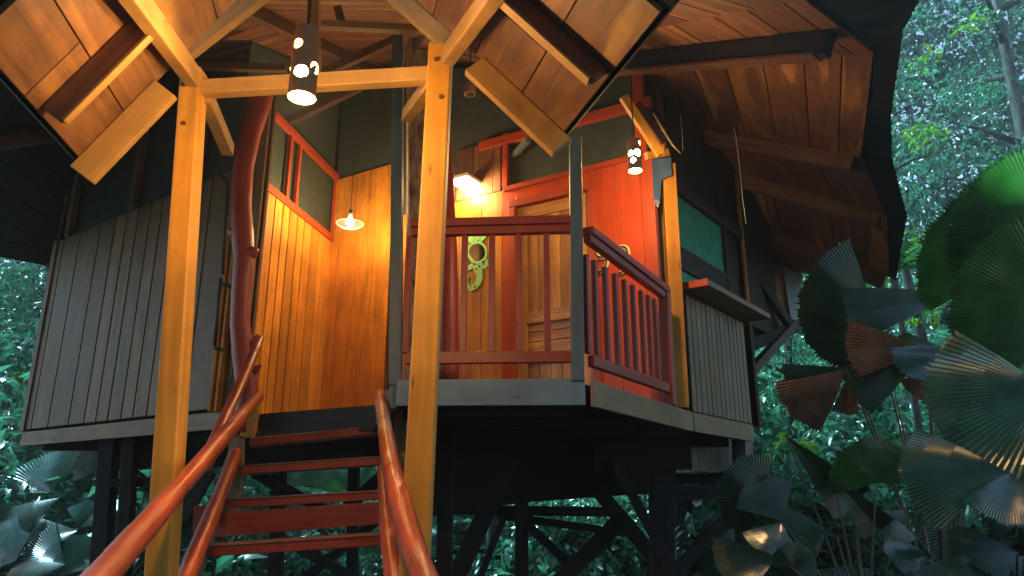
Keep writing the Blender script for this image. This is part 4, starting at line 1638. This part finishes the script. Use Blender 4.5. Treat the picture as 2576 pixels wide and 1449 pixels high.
jt = [
    ((aty(2535, 200, 15.5).x, 15.5, 0.0), 15, 0.21, 3.0, 'thick pale barked jungle tree at the upper right edge', 1.0, 0.15, (0.2, 0)),
    (gpos(2330, 18.0), 14, 0.14, 2.6, 'slim dark jungle tree right of the roof edge', 2.0, 0.15, (0.5, 0)),
    (gpos(2425, 13.0), 10, 0.10, 2.0, 'thin leaning jungle tree behind the green fan leaves', 3.3, 0.14, (-0.9, 0)),
    (gpos(2020, 15.0), 9, 0.10, 2.0, 'thin jungle tree seen beyond the eave strut', 4.1, 0.14, (0.3, 0)),
    (gpos(1722, 13.0), 8, 0.22, 2.0, 'stout trunked jungle tree seen below the right corner of the floor', 5.0, 0.15, (0.0, 0)),
    (gpos(1235, 16.0), 9, 0.10, 2.0, 'slender jungle tree seen between the cross braces', 6.2, 0.15, (0.1, 0)),
    (gpos(40, 17.0), 10, 0.16, 2.4, 'broad leaved jungle tree left of the grey plank wall', 7.7, 0.22, (-0.3, 0)),
    (gpos(165, 16.0), 7, 0.17, 1.6, 'pale trunked jungle tree under the left end of the floor', 8.3, 0.18, (0.0, 0)),
]
for a in jt:
    jungle_tree(*a)

# shrubs of the undergrowth
sh = thing('jungle_shrub', gpos(1500, 16.5), 'leafy green shrub in the undergrowth beyond the stilts', 'shrub', 'undergrowth shrubs')
ms = MB()
L0 = V(*gpos(1500, 16.5))
cents = []
for k in range(9):
    a = k * 0.7
    tip = L0 + V(math.cos(a) * .6, math.sin(a) * .6, rng.uniform(.7, 1.5))
    ms.tube([L0, L0.lerp(tip, .5) + V(0, 0, .15), tip], [.02, .014, .005], n=6)
    for s in (0.5, 0.8, 1.0):
        q = L0.lerp(tip, s) - L0
        cents.append([q.x + rng.gauss(0, .15), q.y + rng.gauss(0, .15), q.z + rng.gauss(0, .1)])
ms.build('stem', M['stalk'], sh)
cloud_object('foliage', [clumps(np.array(cents), 0.38, 40, 0.20)], M['leaf'], parent=sh)
spots = []
for k in range(26):
    x_ = -60 + k * 104 + rng.uniform(-30, 30)
    spots.append((x_, rng.uniform(15.0, 20.0) if x_ < 1850 else rng.uniform(10.5, 15.0)))
for (x_, Y_) in spots:
    if 350 < x_ < 1000 and Y_ < 12:
        Y_ += 2
    c2 = copy_tree(sh, loc=gpos(x_, Y_), rotz=rng.uniform(0, 6.28), scale=rng.uniform(.8, 1.5))

# ------------------------------------------------------------------ fan palms close by
def fan_leaf(parent, hub, axis, side, rad, spread, mat, pleats=42, cup=0.12, droop=0.12, tint=0.5, fold=0.0, tooth=0.085, amp=0.30):
    """round pleated fan leaf: hub, axis direction, side direction in the leaf's plane"""
    axis = axis.normalized()
    nrm = axis.cross(side).normalized()
    side = nrm.cross(axis).normalized()
    mb = MB()
    rows = (0.0, 0.25, 0.5, 0.75, 0.93, 1.0)
    nn = pleats * 2
    grid = []
    jit = [1 - 0.07 * rng.random() ** 2 - (0.16 if rng.random() < 0.05 else 0) for _ in range(nn + 1)]
    twist = rng.uniform(0, 6)
    for j, r_ in enumerate(rows):
        line = []
        for i in range(nn + 1):
            a = R(-spread + 2 * spread * i / nn)
            ridge = 1 if i % 2 == 0 else -1
            rr_ = rad * r_ * (1 - 0.10 * (abs(a) / math.pi) ** 2)
            if j == len(rows) - 1:
                rr_ = rad * (1.0 - (tooth if ridge < 0 else 0.0)) * (1 - 0.10 * (abs(a) / math.pi) ** 2) * jit[i]
            h_ = ridge * rr_ * math.pi * spread / 180 / nn * amp * (1.0 if r_ > 0.05 else 0)
            h_ += -droop * rad * r_ ** 2 * (1 - 0.4 * math.cos(a)) + fold * rad * r_ * abs(math.sin(a))
            h_ += cup * rad * r_ * (1 - r_) + 0.05 * rad * r_ * math.sin(2.6 * a + twist) + 0.025 * rad * r_ ** 2 * math.sin(7 * a + 2 * twist)
            line.append(hub + axis * (rr_ * math.cos(a)) + side * (rr_ * math.sin(a)) + nrm * h_)
        grid.append(line)
    vs_ = [p for l in grid for p in l]
    W = nn + 1
    faces = []
    for j in range(len(rows) - 1):
        for i in range(nn):
            faces.append([j * W + i, j * W + i + 1, (j + 1) * W + i + 1, (j + 1) * W + i])
    mb.shell(vs_, faces, lambda p, k: ((k % W) / W, (k // W) / 6), tint)
    return mb.build('leaf', mat, parent)


def fan_palm(base, label, leaves, cat='palm'):
    t = thing('fan_palm', base, label, cat, 'fan palms round the treehouse')
    B0 = V(*base)
    tr_ = MB()
    crown = B0 + V(0, 0, 0.5)
    tr_.tube([B0, crown], [0.06, 0.05], n=9, wob=.1)
    tr_.build('stem', M['darkbark'], t, smooth=True)
    for lf in leaves:
        hx, hy, Y, rpx, ang_, spread, tiltf, roll, mt, kw = lf
        hub = aty(hx, hy, Y)
        # picture plane axes at the hub
        f = ray(hx, hy).normalized()
        rx = V(1, 0, 0)
        ry = rx.cross(f).normalized() * 1.0
        ax = rx * math.cos(R(ang_)) + ry * math.sin(R(ang_))
        sd = -rx * math.sin(R(ang_)) + ry * math.cos(R(ang_))
        kw = dict(kw)
        tip = kw.pop('tip', 0)
        # a negative tiltf turns the upper face towards the sky and the viewer, a positive one shows the underside
        tiltf, roll = tip - tiltf * math.sin(R(ang_)), roll * 0.5 + tiltf * math.cos(R(ang_))
        q1 = Matrix.Rotation(R(tiltf), 3, sd)
        ax2 = q1 @ ax
        q2 = Matrix.Rotation(R(roll), 3, ax2)
        sd2 = q2 @ sd
        zc = hub.y * CP + (hub.z - EYE) * SP
        rad = rpx / FPX * zc
        fan_leaf(t, hub, ax2, sd2, rad, spread, M[mt], **kw)
        sk_ = MB()
        midp = crown.lerp(hub, 0.55) + V(0, 0, 0.25 * (hub - crown).length * 0.4)
        pts_ = []
        for i in range(9):
            s = i / 8
            pts_.append(crown.lerp(midp, s).lerp(midp.lerp(hub, s), s))
        sk_.tube(pts_, [0.012 - 0.006 * i / 8 for i in range(9)], n=7)
        sk_.build('stalk', M['stalk'], t, smooth=True)
    return t


S_ = dict(pleats=34, amp=0.62)
T_ = dict(pleats=62, amp=0.26, tooth=0.05)
fan_palm(gpos(2720, 5.2), 'tall fan palm with big bright green leaves at the right edge', [
    (2610, 575, 5.2, 225, 160, 95, 15, 10, 'palmleaf', dict(tint=.9, **T_)),
    (2530, 655, 5.4, 225, 150, 75, 10, -8, 'palmleaf', dict(tint=.6, **T_)),
    (2640, 770, 5.0, 250, 165, 85, 12, 5, 'palmleaf', dict(tint=.7, **T_)),
    (2640, 985, 4.6, 290, 193, 62, -30, 10, 'palmshiny', dict(tint=.6, tip=28, **S_)),
    (2535, 1188, 4.5, 255, 180, 42, -30, 8, 'palmshiny', dict(tint=.25, tip=22, **S_)),
    (2540, 1190, 4.5, 170, 235, 40, -45, 10, 'palmshiny', dict(tint=.4, **S_)),
    (2565, 1030, 4.9, 150, 120, 40, -50, 8, 'palmshiny', dict(tint=.2, **S_)),
])
fan_palm(gpos(2330, 6.4), 'fan palm with dark folded leaves hanging beside the eave', [
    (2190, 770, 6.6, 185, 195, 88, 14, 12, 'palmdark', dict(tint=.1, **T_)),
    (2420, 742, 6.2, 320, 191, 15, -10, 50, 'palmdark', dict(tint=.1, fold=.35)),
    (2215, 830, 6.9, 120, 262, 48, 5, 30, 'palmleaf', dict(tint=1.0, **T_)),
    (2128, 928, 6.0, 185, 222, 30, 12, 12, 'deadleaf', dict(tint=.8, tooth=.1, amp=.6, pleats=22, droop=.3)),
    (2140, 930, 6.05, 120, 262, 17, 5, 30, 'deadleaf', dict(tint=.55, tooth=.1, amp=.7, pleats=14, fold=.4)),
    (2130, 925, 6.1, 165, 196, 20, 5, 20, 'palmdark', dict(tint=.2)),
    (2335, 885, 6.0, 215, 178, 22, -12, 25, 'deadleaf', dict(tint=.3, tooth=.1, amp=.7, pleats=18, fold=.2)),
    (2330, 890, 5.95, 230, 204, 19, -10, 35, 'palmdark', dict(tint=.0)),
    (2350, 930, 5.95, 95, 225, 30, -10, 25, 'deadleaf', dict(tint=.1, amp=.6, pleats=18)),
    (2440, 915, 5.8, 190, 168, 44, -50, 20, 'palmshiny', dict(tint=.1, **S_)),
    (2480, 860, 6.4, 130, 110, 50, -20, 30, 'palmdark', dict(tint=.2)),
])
fan_palm(gpos(2135, 5.6), 'many stalked fan palm at the lower right', [
    (2206, 1215, 5.6, 118, 97, 100, 8, -8, 'palmleaf', dict(tint=.35, **T_)),
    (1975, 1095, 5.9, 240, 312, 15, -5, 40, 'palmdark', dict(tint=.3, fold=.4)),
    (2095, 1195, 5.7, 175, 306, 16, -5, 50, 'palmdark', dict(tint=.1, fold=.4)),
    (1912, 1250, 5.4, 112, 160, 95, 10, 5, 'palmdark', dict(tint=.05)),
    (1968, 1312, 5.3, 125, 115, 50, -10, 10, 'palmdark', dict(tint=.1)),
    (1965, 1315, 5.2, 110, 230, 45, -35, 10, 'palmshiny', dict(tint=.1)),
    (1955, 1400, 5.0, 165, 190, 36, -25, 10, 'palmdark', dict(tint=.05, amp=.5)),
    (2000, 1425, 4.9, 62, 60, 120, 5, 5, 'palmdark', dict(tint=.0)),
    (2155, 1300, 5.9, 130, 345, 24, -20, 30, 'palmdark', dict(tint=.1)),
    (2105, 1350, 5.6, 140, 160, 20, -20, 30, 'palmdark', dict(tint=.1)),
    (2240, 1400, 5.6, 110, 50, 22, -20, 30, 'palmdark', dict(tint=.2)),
    (2135, 1180, 5.8, 60, 250, 30, -20, 20, 'palmleaf', dict(tint=1.0)),
])
fan_palm(gpos(2480, 4.9), 'dark fan palm in the bottom right corner', [
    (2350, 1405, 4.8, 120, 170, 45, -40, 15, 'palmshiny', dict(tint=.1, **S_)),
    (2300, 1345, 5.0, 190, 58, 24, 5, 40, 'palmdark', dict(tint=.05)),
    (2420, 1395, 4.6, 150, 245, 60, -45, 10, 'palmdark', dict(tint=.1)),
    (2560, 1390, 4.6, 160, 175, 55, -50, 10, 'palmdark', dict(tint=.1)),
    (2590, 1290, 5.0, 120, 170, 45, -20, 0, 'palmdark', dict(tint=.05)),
])
fan_palm(gpos(20, 11.0), 'fan palm with shiny blue green leaves left of the stairs', [
    (128, 1238, 11.0, 150, 130, 60, -30, 0, 'palmshiny', dict(tint=.5, **S_)),
    (150, 1252, 10.6, 250, 215, 28, -15, 20, 'palmdark', dict(tint=.9, amp=.4)),
    (198, 1328, 10.8, 80, 95, 40, -28, 10, 'palmshiny', dict(tint=.6, **S_)),
    (202, 1328, 10.7, 110, 35, 28, -35, 10, 'palmleaf', dict(tint=.5, **T_)),
    (195, 1335, 10.5, 165, 195, 35, -25, 0, 'palmshiny', dict(tint=.5)),
    (165, 1420, 10.2, 150, 170, 45, -22, 0, 'palmshiny', dict(tint=.4, **S_)),
    (40, 1410, 10.2, 140, 150, 60, -25, 0, 'palmshiny', dict(tint=.4)),
    (150, 1449, 10.2, 120, 60, 45, -25, 0, 'palmshiny', dict(tint=.6, **S_)),
    (270, 1400, 10.8, 120, 165, 35, -35, 0, 'palmleaf', dict(tint=.6, **T_)),
])
fan_palm(gpos(330, 9.4), 'fan palm in the shadow under the left floor beam', [
    (390, 1160, 9.2, 215, 178, 16, -20, 10, 'palmleaf', dict(tint=.3, **T_)),
    (430, 1345, 9.4, 130, 118, 40, -20, 0, 'palmshiny', dict(tint=.4, **S_)),
    (440, 1390, 9.2, 110, 60, 40, -20, 0, 'palmshiny', dict(tint=.6)),
])
fan_palm(gpos(800, 15.2), 'fan palm glimpsed between the stair treads', [
    (770, 1225, 15.2, 90, 75, 85, -20, 0, 'palmleaf', dict(tint=.6)),
    (870, 1232, 15.4, 95, 100, 95, -25, 0, 'palmleaf', dict(tint=.7)),
    (700, 1240, 15.0, 90, 100, 80, -20, 0, 'palmleaf', dict(tint=.5)),
    (930, 1390, 15.0, 100, 80, 90, -20, 0, 'palmleaf', dict(tint=.5)),
])


def random_palm(base, label, n, zlo, zhi, reach, tint, rpx=(70, 120)):
    lv = []
    bx, bY = base
    for k in range(n):
        a = 2.4 * k + rng.uniform(-.4, .4)
        q = V(*gpos(bx, bY)) + V(math.cos(a) * reach * rng.uniform(.4, 1), math.sin(a) * reach * rng.uniform(.3, .8), rng.uniform(zlo, zhi))
        rel = q - CAM
        zc = rel.y * CP + rel.z * SP
        px_ = 1288 + FPX * rel.x / zc
        py_ = 724.5 - FPX * (rel.z * CP - rel.y * SP) / zc
        lv.append((px_, py_, q.y, rng.uniform(*rpx), rng.uniform(20, 200), rng.uniform(45, 110), rng.uniform(-45, 10), rng.uniform(-25, 25), rng.choice(('palmleaf', 'palmdark', 'palmshiny')), dict(tint=rng.uniform(*tint), pleats=34, amp=.45)))
    return fan_palm(gpos(bx, bY), label, lv)


random_palm((2260, 8.2), 'low fan palm in shade behind the many stalked one', 5, 0.4, 1.3, 1.0, (0, .5), (80, 120))
random_palm((2560, 7.8), 'bushy fan palm at the right edge behind the shiny leaves', 6, 0.6, 1.8, 1.0, (0, .6), (90, 140))
random_palm((1990, 8.8), 'small fan palm just right of the outermost stilt', 4, 0.4, 1.1, 0.8, (0, .6))
random_palm((60, 13.0), 'low fan palm behind the shiny leaves at the left edge', 9, 0.4, 1.7, 1.4, (.1, .7))


# ------------------------------------------------------------------ damp air under the canopy
hz = MB()
hz.box((-48, -24, -1.0), (48, 46, 32.0))
hm = bpy.data.materials.new('damp_air')
hm.use_nodes = True
hn = hm.node_tree
for n_ in list(hn.nodes):
    if n_.type == 'BSDF_PRINCIPLED':
        hn.nodes.remove(n_)
pv = hn.nodes.new('ShaderNodeVolumePrincipled')
pv.inputs['Color'].default_value = (0.92, 0.96, 1.0, 1)
pv.inputs['Density'].default_value = 0.0016
pv.inputs['Anisotropy'].default_value = 0.25
hn.links.new(pv.outputs[0], hn.nodes['Material Output'].inputs['Volume'])
tag(hz.build('haze', hm), 'damp hazy air among the jungle trees', kind='stuff')
scene.cycles.volume_bounces = 0


# feather palms farther back: arching fronds with rows of leaflets
def feather_palm(base, label, n, length, h):
    t = thing('feather_palm', base, label, 'palm', 'feather palms in the jungle')
    B0 = V(*base)
    m_ = MB()
    m_.tube([B0, B0 + V(0.05, 0, h * .6), B0 + V(0, 0, h)], [0.07, 0.055, 0.05], n=9, wob=.1)
    m_.build('stem', M['darkbark'], t, smooth=True)
    for k in range(n):
        a = 2 * math.pi * k / n + rng.uniform(-.25, .25)
        L = length * rng.uniform(.8, 1.1)
        up_ = rng.uniform(.35, .8)
        m_ = MB()
        P = []
        for i in range(13):
            s_ = i / 12
            P.append(B0 + V(math.cos(a) * L * s_, math.sin(a) * L * s_, h + L * (up_ * s_ - 0.75 * s_ * s_)))
        m_.tube(P, [0.016 * (1 - .8 * i / 12) for i in range(13)], n=6)
        for i in range(2, 48):
            s_ = i / 48 * 12
            j = min(int(s_), 11)
            q = P[j].lerp(P[j + 1], s_ - j)
            d = (P[j + 1] - P[j]).normalized()
            sd = d.cross(V(0, 0, 1)).normalized()
            ll = 0.34 * L * math.sin(math.pi * (0.12 + 0.86 * i / 48)) ** 0.7 * 0.6
            for sg in (-1, 1):
                e = (sd * sg + d * 0.55 + V(0, 0, -0.25 + rng.uniform(-.12, .12))).normalized()
                w_ = d * 0.016
                c1 = q + e * ll * .5 + V(0, 0, .02)
                c2 = q + e * ll - V(0, 0, .05 * ll)
                m_.face([q - w_ * .5, q + w_ * .5, c1 + w_, c2, c1 - w_], [(0, 0)] * 5, .3 + .5 * rng.random())
        m_.build('leaf', M['palmleaf'], t)
    return t


feather_palm(gpos(2330, 11.5), 'tall feather palm with arching fronds beyond the roof edge', 9, 1.9, 5.2)
feather_palm(gpos(1960, 11.0), 'low feather palm behind the eave strut', 8, 1.3, 1.4)
feather_palm(gpos(2440, 10.0), 'feather palm half hidden behind the fan leaves at the right', 8, 1.5, 2.2)
feather_palm(gpos(560, 15.5), 'small feather palm seen past the left handrail under the house', 8, 1.3, 0.9)
